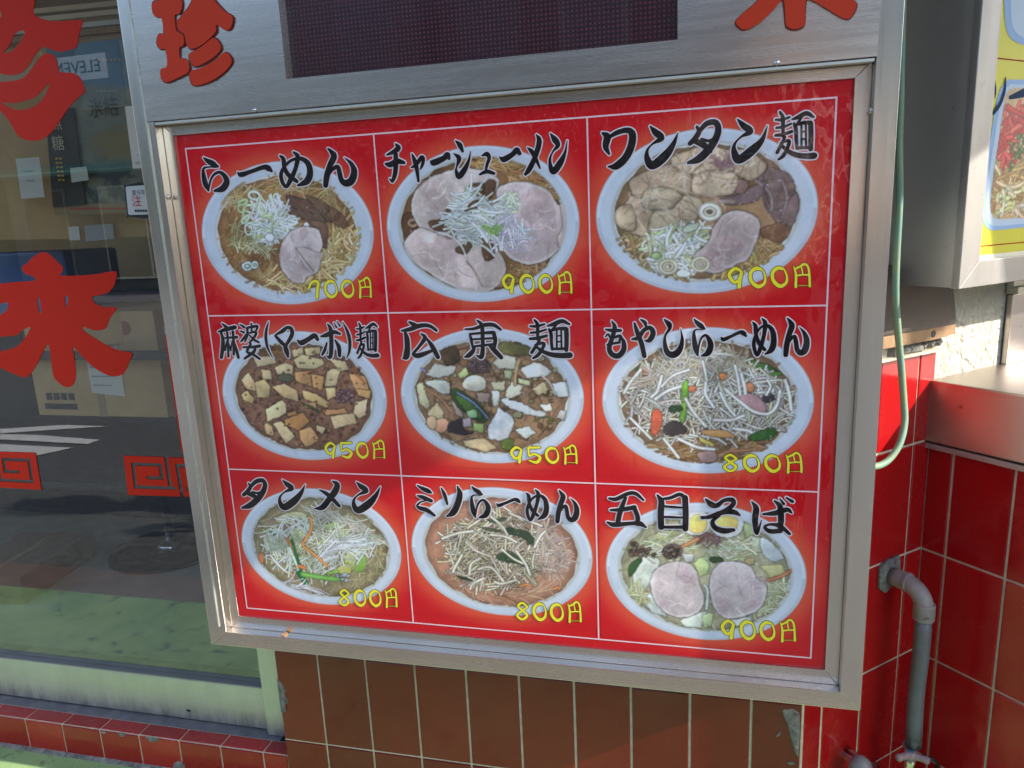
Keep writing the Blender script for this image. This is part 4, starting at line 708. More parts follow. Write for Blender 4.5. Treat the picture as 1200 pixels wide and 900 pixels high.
for pts, w_, c_ in [([(490,290),(500,340),(480,390),(450,440),(480,470),(530,510),(585,560)], 12, (224, 150, 84)), ([(360,410),(390,450),(410,500)], 11, (214, 136, 84)), ([(270,500),(320,560),(370,600)], 9, (220, 220, 214)), ([(365,460),(380,520),(372,620)], 10, (206, 214, 200)), ([(375,460),(410,540),(440,600)], 13, (200, 220, 200)), ([(390,420),(420,520),(455,640)], 12, (44, 110, 60)), ([(430,600),(450,630),(465,650)], 22, (40, 110, 62)), ([(450,605),(540,620),(600,628),(645,630)], 22, (120, 176, 84)), ([(590,600),(640,590)], 14, (140, 186, 84)), ([(430,560),(460,570)], 16, (224, 128, 70)), ([(385,600),(400,640)], 9, (220, 150, 104))]: v.strand(pts, w_, c_)
v.crumbs([(640,610),(700,600),(700,640),(650,650)], 8, (10, 16), [(170, 180, 190)]); v.scatter([(360,650),(600,680),(560,720),(420,690)], 16, (40, 110), (4, 7), [(206, 208, 214)], th=(-.1, .3)); v.glints(A, 120)
finish(v, 6, 'printed photo of salt noodles with cabbage and carrot')
# 8 miso ramen
v = dish_canvas(7, (178, 128, 102), .84); A = ellipse_region(555, 440, 415, 290)
v.scatter([(300,560),(500,640),(700,660),(880,620),(760,700),(500,700),(360,650)], 40, (70, 170), (5, 8), [(196, 150, 118), (206, 164, 132), (166, 116, 86)], th=(-.2, .3), a=.8); v.scatter([(760,300),(900,360),(940,480),(860,600),(760,480)], 60, (60, 140), (7, 10), [(206, 178, 160), (190, 156, 138)], a=.7, curv=(-.4, .4), th=(.3, 1.5)); v.scatter([(560,180),(760,220),(900,300),(760,290),(600,240)], 40, (60, 120), (6, 9), [(190, 150, 128)], a=.7, th=(-.2, .7))
core = [(240,350),(340,290),(480,230),(600,215),(740,280),(820,360),(820,480),(740,560),(620,640),(480,620),(360,600),(280,520),(270,420)]
v.crumbs(core, 60, (10, 20), [(120, 96, 74), (94, 84, 62), (140, 112, 90)])
v.scatter(core, 330, (60, 150), (7, 11), [(206, 194, 170), (222, 212, 192), (184, 168, 142), (212, 202, 160), (168, 150, 126)], curv=(-.6, .6), halo=.5, dark=.42); v.scatter([(760,290),(880,340),(930,470),(860,560),(780,500)], 46, (60, 140), (7, 10), [(206, 186, 172), (190, 166, 150)], curv=(-.4, .4), a=.8)
for pts, c_ in [([(590,300),(650,310),(710,330),(738,370),(715,395),(670,350),(585,335)], (60, 74, 54)), ([(535,450),(600,430),(650,460),(700,500),(715,530),(640,500),(545,480)], (54, 72, 46)), ([(440,300),(500,300),(560,320),(500,318)], (74, 84, 58)), ([(480,262),(560,245),(590,255),(520,272)], (70, 84, 62)), ([(310,565),(360,575),(400,595),(350,590)], (66, 74, 52))]: v.poly(pts, c_, tex=.25, halo=.5)
for pts in [[(230,360),(320,330),(400,320)],[(560,420),(620,470),(680,500)],[(640,430),(690,500),(715,560)],[(340,450),(300,520),(290,545)],[(500,340),(580,350),(640,380)],[(460,580),(400,610),(385,640)],[(500,240),(560,290),(590,340)],[(740,410),(770,350),(800,320)],[(430,530),(500,520),(570,600)],[(360,380),(420,430),(500,460)],[(640,590),(560,610),(520,600)],[(380,560),(390,500),(440,470)],[(600,220),(700,260),(780,290)]]: v.strand(pts, v.r.uniform(9, 12), v.jit((226, 216, 196), 8), halo=.5, dark=.35)
for pts in [[(660,625),(690,615),(720,620)],[(850,640),(870,630),(880,640)]]: v.strand(pts, 8, (236, 150, 80), a=.8)
v.glints(A, 120); finish(v, 7, 'printed photo of miso ramen with bean sprouts')
# 9 gomoku noodles
v = dish_canvas(8, (170, 164, 132), .84); A = ellipse_region(540, 440, 375, 280)
v.scatter(A, 90, (50, 130), (6, 10), [(176, 172, 140), (190, 188, 156), (150, 144, 108)], a=.6, halo=.2)
for pts, c_ in [([(200,440),(240,360),(280,345),(330,385),(300,450),(250,520),(205,500)], (218, 222, 206)), ([(230,540),(280,525),(350,600),(360,640),(290,620)], (204, 212, 206)), ([(770,290),(800,265),(850,310),(895,365),(850,388),(790,350)], (206, 214, 214)), ([(660,310),(690,295),(715,330),(690,352)], (226, 232, 222)), ([(560,300),(610,275),(650,290),(660,330),(600,340)], (140, 180, 100)), ([(480,390),(520,360),(552,390),(550,440),(510,455)], (190, 206, 140)), ([(420,650),(480,620),(540,610),(520,685),(440,680)], (214, 222, 206)), ([(520,620),(570,620),(560,685),(525,682)], (190, 204, 150)), ([(780,400),(880,400),(900,440),(830,460)], (190, 184, 130)), ([(800,510),(850,500),(850,550),(800,560)], (206, 206, 196)), ([(640,650),(740,630),(750,650),(680,680)], (206, 212, 206)), ([(430,350),(480,345),(480,385),(440,390)], (206, 208, 200)), ([(260,280),(340,240),(400,240),(420,290),(340,310),(290,310)], (178, 178, 130)), ([(700,200),(760,210),(760,260),(720,280)], (170, 184, 130)), ([(740,260),(780,270),(790,340),(740,340)], (196, 200, 170)), ([(800,560),(860,570),(820,600),(780,600)], (170, 178, 120))]: v.poly(pts, c_, tex=.10, edge=.25, ew=6, halo=.35, lite=.15, smooth=False, warp=10.)
v.scatter([(200,320),(380,250),(520,300),(440,350),(260,340)], 60, (60, 140), (5, 8), [(196, 194, 160), (170, 170, 120), (206, 206, 186)], th=(-.7, .3), curv=(-.5, .5)); v.scatter([(560,300),(720,280),(760,380),(620,390),(540,360)], 60, (50, 110), (5, 8), [(206, 208, 180), (180, 184, 136)], th=(-.2, .7), curv=(-.5, .5)); v.scatter([(780,480),(900,480),(840,600),(740,620)], 46, (50, 110), (5, 8), [(196, 196, 160), (176, 176, 136)])
v.scatter([(170,450),(220,520),(300,580),(220,540)], 22, (40, 90), (5, 8), [(196, 196, 150)]); v.poly([(180,440),(185,400),(220,372),(245,375),(215,420),(190,450)], (58, 90, 50), tex=.2); v.poly([(555,365),(600,362),(620,385),(570,388)], (50, 70, 40)); v.poly([(495,265),(540,250),(600,270),(560,285),(510,282)], (110, 84, 80)); v.scatter([(480,260),(620,262),(600,290),(500,290)], 16, (30, 60), (5, 8), [(120, 90, 86), (150, 120, 116)])
v.crumbs([(175,330),(210,295),(280,325),(310,350),(250,360),(180,352)], 26, (9, 16), [(96, 78, 66), (116, 94, 80)]); v.ell(385, 338, 48, 34, (108, 88, 78), tex=.3, rot=-.2); v.crumbs(ellipse_region(385, 338, 42, 30), 40, (6, 11), [(120, 98, 88), (88, 70, 62)])
v.ell(490, 205, 72, 58, (222, 222, 216), tex=.04); v.ell(497, 212, 48, 42, (226, 200, 110), tex=.08, halo=.1); v.ell(636, 210, 76, 66, (228, 228, 224), tex=.04); v.ell(632, 212, 54, 42, (228, 200, 112), tex=.08, halo=.1)
v.strand([(430,315),(470,295),(500,280)], 12, (190, 130, 88)); v.strand([(820,470),(870,455),(920,430),(948,410)], 13, (184, 118, 84)); v.poly([(715,375),(755,370),(760,395),(725,400)], (176, 156, 110))
v.pork([(283,500),(290,440),(330,400),(400,382),(460,395),(500,430),(510,490),(530,540),(520,600),(470,635),(400,640),(340,610),(300,560)], (202, 186, 184), (218, 208, 204), (180, 154, 158)); v.pork([(552,480),(570,420),(620,385),(690,385),(745,410),(770,460),(812,490),(806,560),(770,610),(700,640),(620,640),(575,600),(555,540)], (200, 184, 182), (218, 208, 204), (178, 152, 156))
v.strand([(530,490),(545,520),(540,600)], 9, (206, 212, 210)); v.glints(A, 130)
finish(v, 8, 'printed photo of five-ingredient noodles with egg halves')

# ------------------------------------------------------------------ brush lettering, one ribbon per stroke
G = {}
def gl_(ch_, s): G[ch_] = [[tuple(float(q) for q in p.split(',')) for p in st.split()] for st in s.strip().split('|')]
gl_('ra', '84,120,10 112,142,28 150,162,36 184,180,16|172,188,6 122,184,9 84,196,16 84,245,30 98,305,36 118,348,16|118,350,12 132,280,14 160,235,16 200,222,20 236,255,34 246,292,40 218,335,40 160,352,14')
gl_('bar', '324,222,10 345,238,30 420,215,24 505,186,28 540,194,36 562,212,18')
gl_('me', '620,105,12 645,130,30 652,190,28 685,245,30 740,285,24|715,80,12 745,112,32 730,195,28 695,275,32 665,322,22 640,295,26 628,240,26 650,185,20 700,138,18 765,125,24 818,160,36 832,230,42 808,285,42 745,315,12')
gl_('n', '958,55,10 985,82,30 1000,112,42 970,180,38 950,250,40 942,312,34|955,250,14 990,202,22 1026,184,28 1040,225,32 1052,275,34 1085,298,42 1125,278,48 1142,215,42 1120,160,26 1073,118,4')
gl_('chi', '98,124,10 115,148,30 85,172,24 44,190,10|38,245,14 65,250,30 110,230,30 150,238,18|98,185,26 100,250,28 94,310,26 78,350,18 62,336,6')
gl_('ya_s', '194,268,8 222,252,20 258,206,24 268,225,20 258,262,16 248,280,6|198,185,8 216,230,26 230,290,22 238,352,14')
gl_('bar1', '312,228,8 330,238,34 392,212,30 414,192,34 425,212,18')
gl_('shi_k', '464,104,6 490,130,28 508,168,16|454,182,6 486,212,28 472,262,10 468,288,16 486,322,32 520,280,30 545,225,16 557,168,4')
gl_('yu_s', '624,196,6 655,186,26 670,208,22 658,248,18 650,280,14|614,310,12 655,292,22 700,304,16')
gl_('bar2', '734,205,8 760,218,32 812,188,28 838,162,32 856,182,22')
gl_('me_k', '960,68,8 976,100,28 968,150,30 944,220,28 914,280,30 892,308,18|904,146,6 930,170,24 958,220,20 980,272,10')
gl_('n_k1', '1044,60,6 1070,96,32 1090,132,26 1060,170,10 1042,215,14 1046,262,24 1064,292,34 1104,240,36 1134,175,16 1147,104,4')
gl_('wa', '50,160,12 74,180,34 66,230,28 84,268,12|72,190,14 120,160,22 178,145,26 205,168,34 198,230,36 168,290,36 120,332,34 78,334,6')
gl_('n_k2', '297,124,6 325,156,30 356,186,30 310,216,10 282,252,14 284,298,30 310,328,40 370,284,42 414,225,26 443,158,3')
gl_('ta', '540,126,12 552,152,24 530,190,26 505,214,22|548,158,18 590,112,26 636,104,28 652,140,30 636,195,34 598,250,38 548,296,36 496,314,14|530,200,26 575,222,30 612,256,18|565,192,14 605,200,14 640,178,12')
gl_('n_k3', '752,88,6 784,122,28 818,152,30 770,180,10 736,220,14 736,262,30 760,298,40 828,250,44 880,195,24 908,122,3')
gl_('men', '922,56,12 942,85,22 944,140,20 944,188,16|893,98,12 940,98,18 990,84,12|898,142,14 950,136,16 1000,120,12|892,182,16 940,178,20 1004,162,18|958,192,16 932,232,20 904,274,20|928,222,12 985,212,20 974,252,20 945,292,22 914,312,14|932,232,14 970,262,22 1030,286,28 1100,294,32 1160,292,36|1008,96,10 1050,84,24 1108,64,26 1156,84,14|1074,82,14 1050,112,16 1032,132,14|1020,118,14 1034,150,22 1036,200,20 1042,252,18|1030,128,16 1085,114,20 1132,114,24|1136,118,28 1138,180,28 1136,256,26|1040,250,16 1136,248,18|1072,122,12 1072,246,12|1102,118,12 1104,246,12|1072,164,10 1102,160,10|1072,204,10 1102,200,10')
gl_('asa', '65,55,10 92,80,24|38,112,10 90,96,24 155,80,24|55,112,16 70,170,24 66,240,26 58,292,22|75,156,10 168,150,18|100,118,16 106,210,16 108,286,16|100,168,10 85,240,16|108,188,8 125,242,14|140,112,18 146,210,18 145,272,16|134,180,10 126,232,12|150,186,10 165,240,20 178,292,20')
gl_('ba', '188,60,8 216,78,18|188,106,8 216,116,16|194,182,10 214,160,16 230,130,8|230,86,10 262,80,16 312,74,18 300,108,10|242,90,16 240,140,16 224,182,10|270,54,12 272,112,12|245,122,10 302,114,16 290,150,16 255,190,12|255,135,10 290,168,16 322,186,14|212,220,12 270,220,16 328,212,20|265,198,16 240,252,18 280,270,18 328,302,16|300,215,16 285,255,20 222,300,14')
gl_('(', '391,40,4 375,100,18 372,160,20 386,230,16 422,298,4')
gl_('ma', '440,134,10 490,106,24 522,82,20 550,92,26 555,132,26 520,195,20 500,206,10|440,142,18 480,186,26 515,214,20|500,200,18 516,245,34 528,288,16')
gl_('bar3', '594,172,10 620,190,32 670,165,28 714,138,30 734,164,24')
gl_('bo', '760,145,12 800,134,28 850,114,26 892,126,16|806,58,10 826,92,26 832,170,28 830,260,28 820,292,22 798,280,6|800,190,12 786,240,20 768,272,16|860,172,12 885,220,28 890,280,22|850,50,6 868,80,14|872,40,6 892,70,14')
gl_(')', '911,43,4 945,110,20 962,180,22 958,250,16 938,302,4')
gl_('hiro', '84,70,12 112,86,26 152,102,18|34,128,12 90,118,26 160,94,26 220,96,22 266,126,18|56,135,16 68,180,32 72,240,34 64,300,38 42,312,10|164,148,10 190,176,26 150,235,18 112,284,20 150,294,30 232,264,18|198,176,12 238,232,28 276,304,28')
gl_('higashi', '540,60,12 570,92,24 576,180,24 576,260,26 566,304,28 532,292,6|458,118,10 520,114,18 590,90,24 650,90,24 696,120,16|490,150,12 500,190,20 510,242,14|496,150,14 570,144,16 642,140,22|650,142,24 660,190,26 655,240,18|505,186,12 652,178,14|512,234,14 652,218,16|525,232,14 510,265,26 482,294,28 456,304,10|618,224,14 655,260,30 700,306,26')
gl_('mo', '80,52,6 96,86,22 84,140,22 66,200,24 82,236,26 116,244,28 144,214,26 146,172,22 132,138,8|46,98,8 80,104,18 128,104,16|46,138,8 60,124,10 78,146,12 126,134,16 122,166,12|55,182,10 122,170,14')
gl_('ya', '192,152,10 226,144,22 258,102,20 292,90,22 308,120,26 288,158,24 262,160,6|240,44,8 262,60,18 270,86,10|205,64,10 220,112,22 245,180,24 260,246,22')
gl_('shi', '370,44,8 395,70,26 398,96,16 376,130,10 372,172,18 386,224,28 420,238,34 452,214,30 468,160,18 460,94,2')
gl_('me_k2', '775,88,8 812,112,36 800,162,42 750,230,38 700,288,36 646,296,10|678,154,8 730,182,28 780,226,30 828,276,24')
gl_('mi', '54,50,8 90,72,24 130,90,28 152,102,10|54,120,8 92,132,26 150,156,22|124,152,6 75,166,10 54,190,14 74,206,24 120,220,28 172,256,16')
gl_('so_k', '218,68,8 240,112,22 260,178,14|330,58,10 346,112,34 326,190,38 296,240,36 256,262,10')
gl_('go', '70,94,12 112,98,22 180,66,20 225,66,20 270,104,12|166,90,16 146,140,24 130,190,26 120,240,24|78,162,12 140,160,22 218,146,24|216,150,24 236,200,24 236,245,22|60,234,12 100,248,26 200,240,20 250,242,28 286,264,10')
gl_('moku', '352,74,10 375,112,30 372,180,32 374,262,32|372,98,12 430,90,18 482,70,20 512,88,22|514,90,30 518,180,30 516,272,30|390,140,12 440,144,14 498,148,10|390,202,12 440,204,14 498,206,10|380,262,16 510,262,20')
gl_('so', '635,98,10 666,128,32 700,136,26 742,106,20 788,102,26 796,128,24 750,165,24 690,190,22 615,210,14|608,202,10 650,204,22 740,174,28 800,174,28 834,192,12|716,196,12 676,226,20 688,264,28 742,284,32 798,278,20')
gl_('ba_h', '904,112,6 930,152,30 924,220,30 934,298,20 962,222,4|972,186,12 1040,180,28 1110,160,26 1138,178,10|1038,108,10 1070,142,28 1076,220,30 1070,262,26|1072,284,26 1012,286,26 980,262,16 1012,246,14 1070,256,24 1126,302,16|1068,94,6 1092,126,16|1108,90,10 1142,112,18')
TITLES = [  # (zoom origin and scale, glyphs traced in that zoom)
 [((225,165,6), 'ra bar me n'.split())],
 [((445,145,5.217), 'chi ya_s bar1 shi_k yu_s bar2 me_k n_k1'.split())],
 [((695,120,4.444), 'wa n_k2 ta n_k3'.split()), ('men', (695,120,4.444), (944,44,1164,304))],
 [((250,370,6), 'asa ba ( ma bar3 bo )'.split()), ('men', (250,370,6), (1004,44,1166,304))],
 [((465,365,5.714), 'hiro higashi men'.split())],
 [((700,365,4.706), 'mo ya shi'.split()), ('ra', (700,365,4.706), (526,38,636,250)), ('bar', (700,365,4.706), (680,103,824,166)), ('me', (700,365,4.706), (855,34,984,250)), ('n', (700,365,4.706), (1029,32,1166,252))],
 [('ta', (270,550,6.486), (84,70,282,298)), ('n_k2', (270,550,6.486), (364,76,573,306)), ((270,550,6.486), ['me_k2']), ('n_k2', (270,550,6.486), (925,92,1143,330))],
 [((480,560,5.854), ['mi', 'so_k']), ('ra', (480,560,5.854), (418,53,554,277)), ('bar', (480,560,5.854), (596,136,763,199)), ('me', (480,560,5.854), (798,76,954,298)), ('n', (480,560,5.854), (1004,80,1162,312))],
 [((700,565,5), 'go moku so ba_h'.split())]]
NAMES = ['らーめん', 'チャーシューメン', 'ワンタン麺', '麻婆(マーボ)麺', '広東麺', 'もやしらーめん', 'タンメン', 'ミソらーめん', '五目そば']
def gbox(g_):
    xs_ = [p[0]-p[2]/2 for s in g_ for p in s]+[p[0]+p[2]/2 for s in g_ for p in s]; ys_ = [p[1]-p[2]/2 for s in g_ for p in s]+[p[1]+p[2]/2 for s in g_ for p in s]
    return min(xs_), min(ys_), max(xs_), max(ys_)
class Ink:
    def __init__(s): s.b = MB(); s.k = 0
    def ribbon(s, pts, ybase, mi, rnd=True, step=8e-7):     # pts: board x, z, width (m)
        q = catmull(pts, 5); P_ = q[:, :2]; W = np.clip(q[:, 2], .0004, None); T = np.gradient(P_, axis=0); T /= np.maximum(1e-9, np.hypot(T[:, 0], T[:, 1]))[:, None]; Nn = np.stack([-T[:, 1], T[:, 0]], 1)
        Lp, Rp = P_+Nn*W[:, None]/2, P_-Nn*W[:, None]/2
        for i in range(len(q)-1):
            s.k += 1; y = ybase-s.k*step; s.b.poly([(Rp[i][0], y, Rp[i][1]), (Rp[i+1][0], y, Rp[i+1][1]), (Lp[i+1][0], y, Lp[i+1][1]), (Lp[i][0], y, Lp[i][1])], mi)
        for i in list(range(0, len(q), 5 if rnd else 5)):
            s.k += 1; y = ybase-s.k*step; r_ = W[i]/2; s.b.poly([(P_[i][0]+r_*math.cos(t*.5236), y, P_[i][1]+r_*math.sin(t*.5236)) for t in range(12)], mi)
    def stroke(s, pts, outl, core, y0, y1, inked):
        pass
def flip_fix(b):   # make every ink face look at the street (-y)
    for i, f_ in enumerate(b.f):
        p = [Vector(b.v[k]) for k in f_[:3]]; n = (p[1]-p[0]).cross(p[2]-p[1])
        if n.y > 0: b.f[i] = f_[::-1]
def place(strokes, zm, box=None):
    ox, oy, sc = zm; bb = gbox(strokes); out = []
    for s_ in strokes:
        o = []
        for x, y, w_ in s_:
            if box: x2 = box[0]+(x-bb[0])/(bb[2]-bb[0])*(box[2]-box[0]); y2 = box[1]+(y-bb[1])/(bb[3]-bb[1])*(box[3]-box[1]); w2 = w_*.5*((box[2]-box[0])/(bb[2]-bb[0])+(box[3]-box[1])/(bb[3]-bb[1]))
            else: x2, y2, w2 = x, y, w_
            X, Z = b2(ox+x2/sc, oy+y2/sc); X1, _ = b2(ox+(x2+1)/sc, oy+y2/sc); _, Z1 = b2(ox+x2/sc, oy+(y2+1)/sc)
            o.append((X, Z, w2*.5*(abs(X1-X)+abs(Z1-Z))))
        out.append(o)
    return out
for i, items in enumerate(TITLES):
    ks = Ink(); allst = []
    for it in items:
        if isinstance(it[0], str): allst += place(G[it[0]], it[1], it[2])
        else:
            for ch_ in it[1]: allst += place(G[ch_], it[0])
    for s_ in allst: ks.ribbon([(x, z, w_*1.12+.0034) for x, z, w_ in s_], -.0004, 0)
    ks.k = 0
    for s_ in allst: ks.ribbon([(x, z, w_*1.12) for x, z, w_ in s_], -.00085, 1)
    flip_fix(ks.b); ks.b.build('dish_name', [M_OUTL, M_BLACK], menu, recalc=False, label='brush lettering reading '+NAMES[i])
gl_('7', '148,288,26 176,208,30 235,182,34 262,215,36 254,300,38 246,415,40')
gl_('0', '505,190,28 450,178,40 398,235,36 404,335,36 470,405,40 532,370,30 545,290,22 522,205,18')
gl_('yen', '875,150,12 900,260,26 898,418,28|900,182,22 950,152,26 990,122,26 1030,160,24 1045,260,24 1050,408,26|905,272,20 975,262,18 1040,262,20|958,165,16 976,256,14|915,402,5 1040,400,5')
gl_('9', '262,172,24 205,148,32 150,218,34 194,302,34 240,282,26 272,190,28 256,280,34 248,358,36')
gl_('5', '545,185,24 470,188,26 416,186,26|412,190,26 424,298,24 480,272,28 548,320,34 510,386,34 422,362,16')
gl_('8', '252,162,22 182,108,28 122,150,28 180,208,30 246,280,34 180,334,30 110,280,32 168,222,24 246,168,22')
PR = [('700', (361,324,436,350)), ('900', (588,317,671,345)), ('900', (852.6,308,950.3,338)), ('950', (380.5,514.5,451.7,538)), ('950', (597.8,520,677,544)), ('800', (847,528.7,940.6,554.4)), ('800', (397.3,687.6,466,711.8)), ('800', (605,702.8,681.7,729)), ('900', (844.6,723.5,932.7,751.6))]
slope = [-.02, 0, -.03, .0, .02, .02, .04, .06, .06]
for i, (txt, (x0, y0, x1, y1)) in enumerate(PR):
    ks = Ink(); sts = []; wd, ht = x1-x0, y1-y0
    for k, ch_ in enumerate(list(txt)+['yen']):
        a0, a1 = ((0, .185), (.255, .465), (.52, .725), (.785, 1.))[k]; t0 = (.12 if ch_ != 'yen' else 0); dy = slope[i]*wd*(a0-.5)*.6
        sts += place(G[ch_], (0, 0, 1), (x0+wd*a0, y0+ht*(t0+.02)+dy, x0+wd*a1, y1-ht*(.03 if ch_ != 'yen' else 0)+dy))
    for s_ in sts: ks.ribbon([(x, z, w_*1.1+.0017) for x, z, w_ in s_], -.0004, 0)
    ks.k = 0
    for s_ in sts: ks.ribbon([(x, z, w_*1.1) for x, z, w_ in s_], -.0007, 1)
    flip_fix(ks.b); ks.b.build('price', [M_YOUT, M_YEL], menu, recalc=False, label='yellow price reading %s円' % txt)

# ================================================================== YELLOW SIGN AT THE RIGHT
V_ = .12; U0 = (onPlane(1124, 338, SW(0, V_, 0), N_)-SW(0, V_, 0)).dot(A_); ZS = onPlane(1124, 338, SW(0, V_, 0), N_).z
ys = thing('yellow_signboard', 'steel boxed signboard with yellow noodle menu above the counter ledge', 'signboard', tuple(SW(-.2, .06, 1.2)))
UE, ZE = -.62, 1.86
b = MB(); b.prism([SW(U0, .001, ZS), SW(U0, V_-.002, ZS), SW(U0-.004, V_-.002, ZS), SW(U0-.004, .001, ZS)], (0, 0, ZE-ZS)); b.prism([SW(U0-.0045, .001, ZS), SW(U0-.0045, V_-.002, ZS), SW(UE, V_-.002, ZS), SW(UE, .001, ZS)], (0, 0, .004)); b.prism([SW(UE, .001, ZS+.0045), SW(UE, V_-.002, ZS+.0045), SW(UE+.004, V_-.002, ZS+.0045), SW(UE+.004, .001, ZS+.0045)], (0, 0, ZE-ZS)); b.build('side_panel', M_STEEL_D, ys, bevel=.001)
ui = (onPlane(1144, 300, SW(0, V_-.008, 0), N_)-SW(0, V_-.008, 0)).dot(A_); zi = onPlane(1144, 300, SW(0, V_-.008, 0), N_).z
def yrail(pts, mt): b = MB(); b.prism([SW(u, V_-.0005, z) for u, z in pts], -N_*.012); b.build('frame_rail', mt, ys, bevel=.001)
yrail([(U0, ZS-.001), (ui+.004, zi-.006), (ui+.004, ZE-.04), (U0, ZE)], M_STEEL_D); yrail([(U0-.0004, ZS-.001), (ui+.0036, zi-.006), (UE+.04, zi-.006), (UE, ZS-.001)], M_STEEL_D); yrail([(UE+.0004, ZS-.001), (UE+.0404, zi-.006), (UE+.0404, ZE-.04), (UE, ZE)], M_STEEL_D)
b = MB(); b.prism([SW(ui+.004, V_-.009, zi-.006), SW(UE+.04, V_-.009, zi-.006), SW(UE+.04, V_-.012, zi-.006), SW(ui+.004, V_-.012, zi-.006)], (0, 0, .0062)); b.build('inner_lip', M_ALU, ys)
b = MB(); b.poly([SW(ui+.005, V_-.010, zi-.006), SW(UE+.03, V_-.010, zi-.006), SW(UE+.03, V_-.010, ZE), SW(ui+.005, V_-.010, ZE)]); yp = b.build('yellow_panel', M_YELLOW, ys)
def sp_(px, py, o): return onPlane(px, py, SW(0, V_-.010+o, 0), N_)
def ypoly(name, pts, mt, o, org, sc, parent, smooth=False, **kw):
    q = smooth_loop(pts, 3) if smooth else pts; b = MB(); P3 = [sp_(org[0]+x/sc, org[1]+y/sc, o) for x, y in q]; b.poly(P3)
    tri = bmesh.new(); ob = b.build(name, mt, parent, recalc=False, **kw); tri.from_mesh(ob.data); bmesh.ops.triangulate(tri, faces=tri.faces); tri.faces.ensure_lookup_table(); tri.normal_update()
    if tri.faces[0].normal.dot(N_) < 0: bmesh.ops.reverse_faces(tri, faces=tri.faces)
    tri.to_mesh(ob.data); tri.free(); return ob
def yline(px0, py0, px1, py1, o=.0004, w_=.0016):
    a, b_ = sp_(px0, py0, o), sp_(px1, py1, o); d = (b_-a); b_ = a+d*4; up = Vector((0, 0, w_)); m_ = MB(); m_.poly([a, b_, b_+up, a+up]); m_.build('red_line', M_REDL, yp, recalc=False)
yline(1144.6, 289.6, 1200, 284.5); yline(1168, 68.8, 1200, 72.3)
M_TRAY = mat('printed_tray_rim', L((150, 182, 222)), .6, spec=.2); M_TRAYI = mat('printed_tray_rim_light', L((190, 208, 226)), .6, spec=.2)
def tray(outl, inn, org, sc, w_, label):
    ypoly('dish_picture', outl, M_TRAY, .0005, org, sc, yp, True, label=label); ypoly('tray_rim', inn, M_TRAYI, .0007, org, sc, yp, True)
tray([(355,432),(372,424),(420,420),(900,440),(1000,500),(1000,1090),(900,1160),(460,1198),(300,1214),(262,1206),(236,1170),(230,1080),(248,900),(275,720),(298,570),(325,470)], [(372,450),(420,445),(880,460),(960,510),(960,1070),(880,1130),(460,1178),(310,1192),(275,1184),(254,1155),(250,1080),(268,900),(295,725),(318,580),(345,485)], (1100, 0), 4.5, 0, 'printed picture of fried noodles in a pale blue tray')
# painted noodles inside the tray (a small painted print on the sign plane)
def yz(x, y):
    p = sp_(1100+x/4.5, y/4.5, .0009); return -(p-SW(0, 0, 0)).dot(A_), p.z
q0 = yz(300, 520); q1 = yz(900, 1600)
tc = Canvas(min(yz(265,1160)[0], yz(330,560)[0]), yz(640, 900)[0], yz(300,1180)[1], yz(450,460)[1], yz, .0006); tc.img[:] = np.array([196, 168, 120])/255; tc.k = 1.4
rg = [(340,760),(450,700),(640,700),(640,1140),(420,1150),(290,1140),(290,1000)]
tc.img[:] *= (1+.2*NZ[:tc.Hh, :tc.W, None])
tc.scatter(rg, 150, (80, 180), (6, 9), [(190, 150, 92), (206, 172, 116), (170, 126, 72), (214, 190, 150)], curv=(-2.5, 2.5)); tc.scatter([(300,1040),(450,960),(640,960),(640,1140),(290,1140)], 40, (20, 50), (8, 12), [(222, 214, 176), (206, 206, 140), (226, 220, 200)]); 
tc.scatter([(345,620),(400,580),(640,540),(640,640),(420,680),(350,860),(320,820)], 60, (50, 120), (9, 14), [(214, 60, 58), (226, 90, 80), (196, 44, 50)]); tc.crumbs([(370,760),(460,680),(560,700),(450,840),(370,900)], 60, (7, 13), [(96, 140, 66), (120, 160, 84), (74, 112, 52)])
im = tc.img.reshape(tc.Hh//2, 2, tc.W//2, 2, 3).mean((1, 3))[::-1]; nz_, nx_ = im.shape[:2]
tn = grid_mesh('noodle_print', tc.x0, tc.x1, tc.z0, tc.z1, nx_-1, nz_-1, 0, im, M_PRINT_F, yp)
inner = [yz(*p) for p in [(368,470),(420,462),(640,470),(640,1130),(460,1152),(320,1158),(290,1148),(274,1120),(272,1060),(292,890),(318,730),(338,590),(350,510)]]
co = np.empty(len(tn.data.vertices)*3); tn.data.vertices.foreach_get('co', co); co = co.reshape(-1, 3)
bmm = bmesh.new(); bmm.from_mesh(tn.data); pin = np.array(inner)
def pip(x, z):
    c_ = False; n = len(inner)
    for i in range(n):
        (ax, ay), (bx, by) = inner[i], inner[(i+1) % n]
        if (ay > z) != (by > z) and x < (bx-ax)*(z-ay)/(by-ay)+ax: c_ = not c_
    return c_
bmm.verts.ensure_lookup_table(); dead = [v_ for v_ in bmm.verts if not pip(v_.co.x, v_.co.z)]; bmesh.ops.delete(bmm, geom=dead, context='VERTS')
for v_ in bmm.verts: v_.co = SW(-v_.co.x, V_-.010+.0010, v_.co.z)
bmm.to_mesh(tn.data); bmm.free()
tray([(345,-40),(350,110),(372,190),(420,226),(480,236),(900,250),(1000,200),(1000,-200),(345,-200)], [(378,-40),(382,100),(398,160),(440,196),(500,206),(880,220),(960,180),(960,-180),(378,-180)], (1100, 0), 4.5, 0, 'printed picture of a second pale tray, top of the yellow panel')
